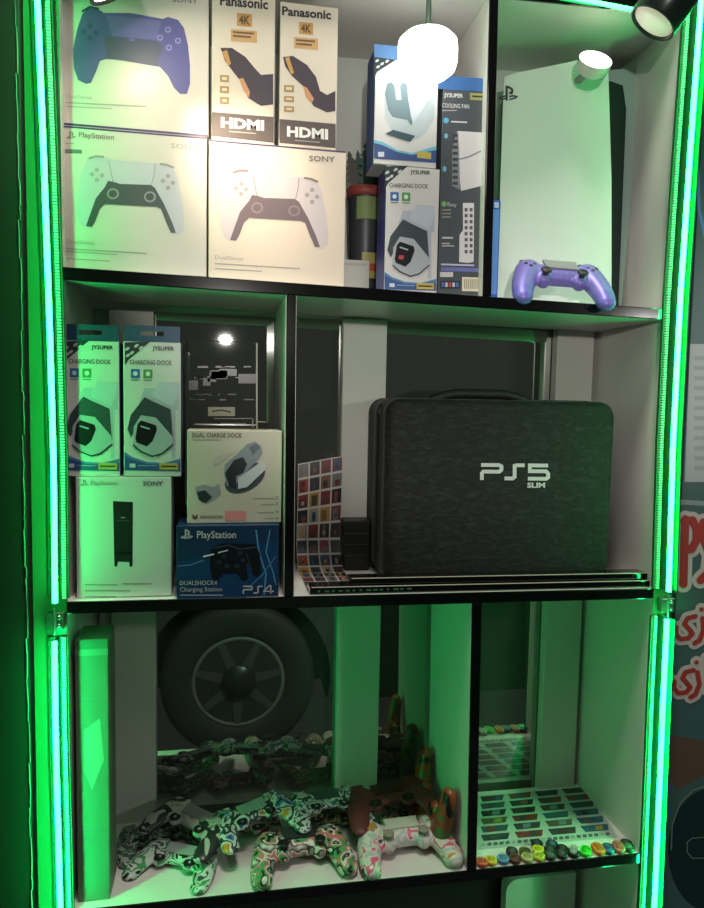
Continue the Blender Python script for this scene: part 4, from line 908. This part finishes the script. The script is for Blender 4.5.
# ------------------------------------------------------------------ parked car across the pavement, seen mirrored in the dark back glass
wx, wz, wy = .262, -.96, -1.7
root = empty('car', (wx, wy, wz-.33), 'dark grey parked car whose wheel is mirrored in the lower back glass', 'car')
MR = Matrix.Translation((0, 0, .33))@Matrix.Rotation(R(-90), 4, 'X')
mb = MB(); mb.lathe([(.20, .0), (.215, .012), (.30, .014), (.325, .0), (.33, -.03), (.33, -.19), (.2, -.2)], mat((48, 52, 48), .7), MR, 56); mb.build('tyre', root)
mb = MB(); mb.lathe([(.2, -.002), (.19, .006), (.178, -.004), (.17, -.05), (.06, -.06), (0, -.06)], mat((150, 156, 152), .35, .3), MR, 48); rim_ = mb.build('rim', root)
for k in range(7):
    a = 2*math.pi*k/7+.2; c_, s_ = math.cos(a), math.sin(a); mb = MB()
    mb.prism([(c_*.05-s_*.022, .33+s_*.05+c_*.022), (c_*.185-s_*.014, .33+s_*.185+c_*.014), (c_*.185+s_*.014, .33+s_*.185-c_*.014), (c_*.05+s_*.022, .33+s_*.05-c_*.022)], -.022, .002, mat((140, 144, 142), .3, .7)); mb.build('spoke', rim_)
mb = MB(); mb.lathe([(.075, .0), (.07, .014), (0, .02)], mat((60, 64, 62), .3, .5), MR, 28); mb.build('hub_cap', root)
out = [(-1.1, .22), (-.42, .22)]+[(.40*math.cos(R(t)), .33+.40*math.sin(R(t))) for t in range(195, -16, -10)]+[(.42, .22), (1.6, .22), (1.6, .86), (.9, .92), (.2, .90), (-.6, .82), (-1.0, .70), (-1.15, .5)]
mb = MB(); mb.prism(out, -1.2, -.01, mat((70, 78, 74), .7)); b_ = mb.build('body_panel', root)
mb = MB(); mb.prism([(-.42, .22), (.42, .22), (.42, .75), (-.42, .75)], -1.0, -.25, mat((8, 8, 8), .8)); mb.build('wheel_well', root)
mb = MB(); mb.prism([(-1.12, .52), (-.75, .56), (-.70, .68), (-1.0, .66)], -.02, .004, mat((200, 205, 200), .2, coat=.6)); mb.build('headlight', root)
mb = MB(); mb.prism([(.3, .95), (1.6, .95), (1.6, 1.35), (.9, 1.35)], -1.1, -.15, mat((20, 26, 26), .08)); mb.build('side_window', root)

# ------------------------------------------------------------------ light
w = bpy.data.worlds.new('world'); S.world = w; w.use_nodes = True
bg = w.node_tree.nodes['Background']; bg.inputs[0].default_value = (.75, .85, .78, 1); bg.inputs[1].default_value = .035
def area(loc, target, size, e, col):
    l = bpy.data.lights.new('area_light', 'AREA'); l.energy = e; l.size = size; l.color = col
    o = bpy.data.objects.new('area_light', l); C.objects.link(o); o.location = loc
    o.rotation_euler = (Vector(target)-Vector(loc)).to_track_quat('-Z', 'Y').to_euler(); return o
area((.32, -.45, 1.9), (.4, .05, 0), .30, 18, (1, .92, .84))
area((.25, -.60, .80), (.35, 0, .0), .25, .8, (1, .93, .86))
s3 = bpy.data.lights.new('spot', 'SPOT'); s3.energy = 75; s3.spot_size = R(36); s3.spot_blend = .6; s3.color = (.8, 1, .86); s3.shadow_soft_size = .05
o3 = bpy.data.objects.new('wheel_fill_spot', s3); C.objects.link(o3); o3.location = (1.0, -.7, .6); o3.rotation_euler = (Vector((.26, -1.7, -.93))-o3.location).to_track_quat('-Z', 'Y').to_euler()  # unseen spot added to light the mirrored car wheel
sp = bpy.data.lights.new('spot', 'SPOT'); sp.energy = 3.4; sp.spot_size = R(54); sp.spot_blend = 1; sp.color = (1, .78, .56); sp.shadow_soft_size = .02
s2 = bpy.data.lights.new('spot', 'SPOT'); s2.energy = 23; s2.spot_size = R(44); s2.spot_blend = .45; s2.color = (1, .95, .88); s2.shadow_soft_size = .018
o2 = bpy.data.objects.new('rows_fill_spot', s2); C.objects.link(o2); o2.location = (.20, -1.3, .455); o2.rotation_euler = (Vector((.52, 0, .54))-o2.location).to_track_quat('-Z', 'Y').to_euler()  # unseen spot added to brighten the two upper rows
s4 = bpy.data.lights.new('spot', 'SPOT'); s4.energy = 14; s4.spot_size = R(60); s4.spot_blend = .6; s4.color = (1, .97, .94); s4.shadow_soft_size = .04
o4 = bpy.data.objects.new('sign_fill_spot', s4); C.objects.link(o4); o4.location = (1.45, -1.1, .45); o4.rotation_euler = (Vector((.98, 0, .0))-o4.location).to_track_quat('-Z', 'Y').to_euler()  # unseen spot added to brighten the advertising panel
so = bpy.data.objects.new('spot_beam', sp); C.objects.link(so)
ps_ = at(185, 5, -.13); so.location = ps_; so.rotation_euler = (at(242, 168, .014)-ps_).to_track_quat('-Z', 'Y').to_euler()

S.view_settings.view_transform = 'Standard'; S.view_settings.look = 'None'; S.view_settings.exposure = 0; S.view_settings.gamma = 1
S.view_settings.use_curve_mapping = False
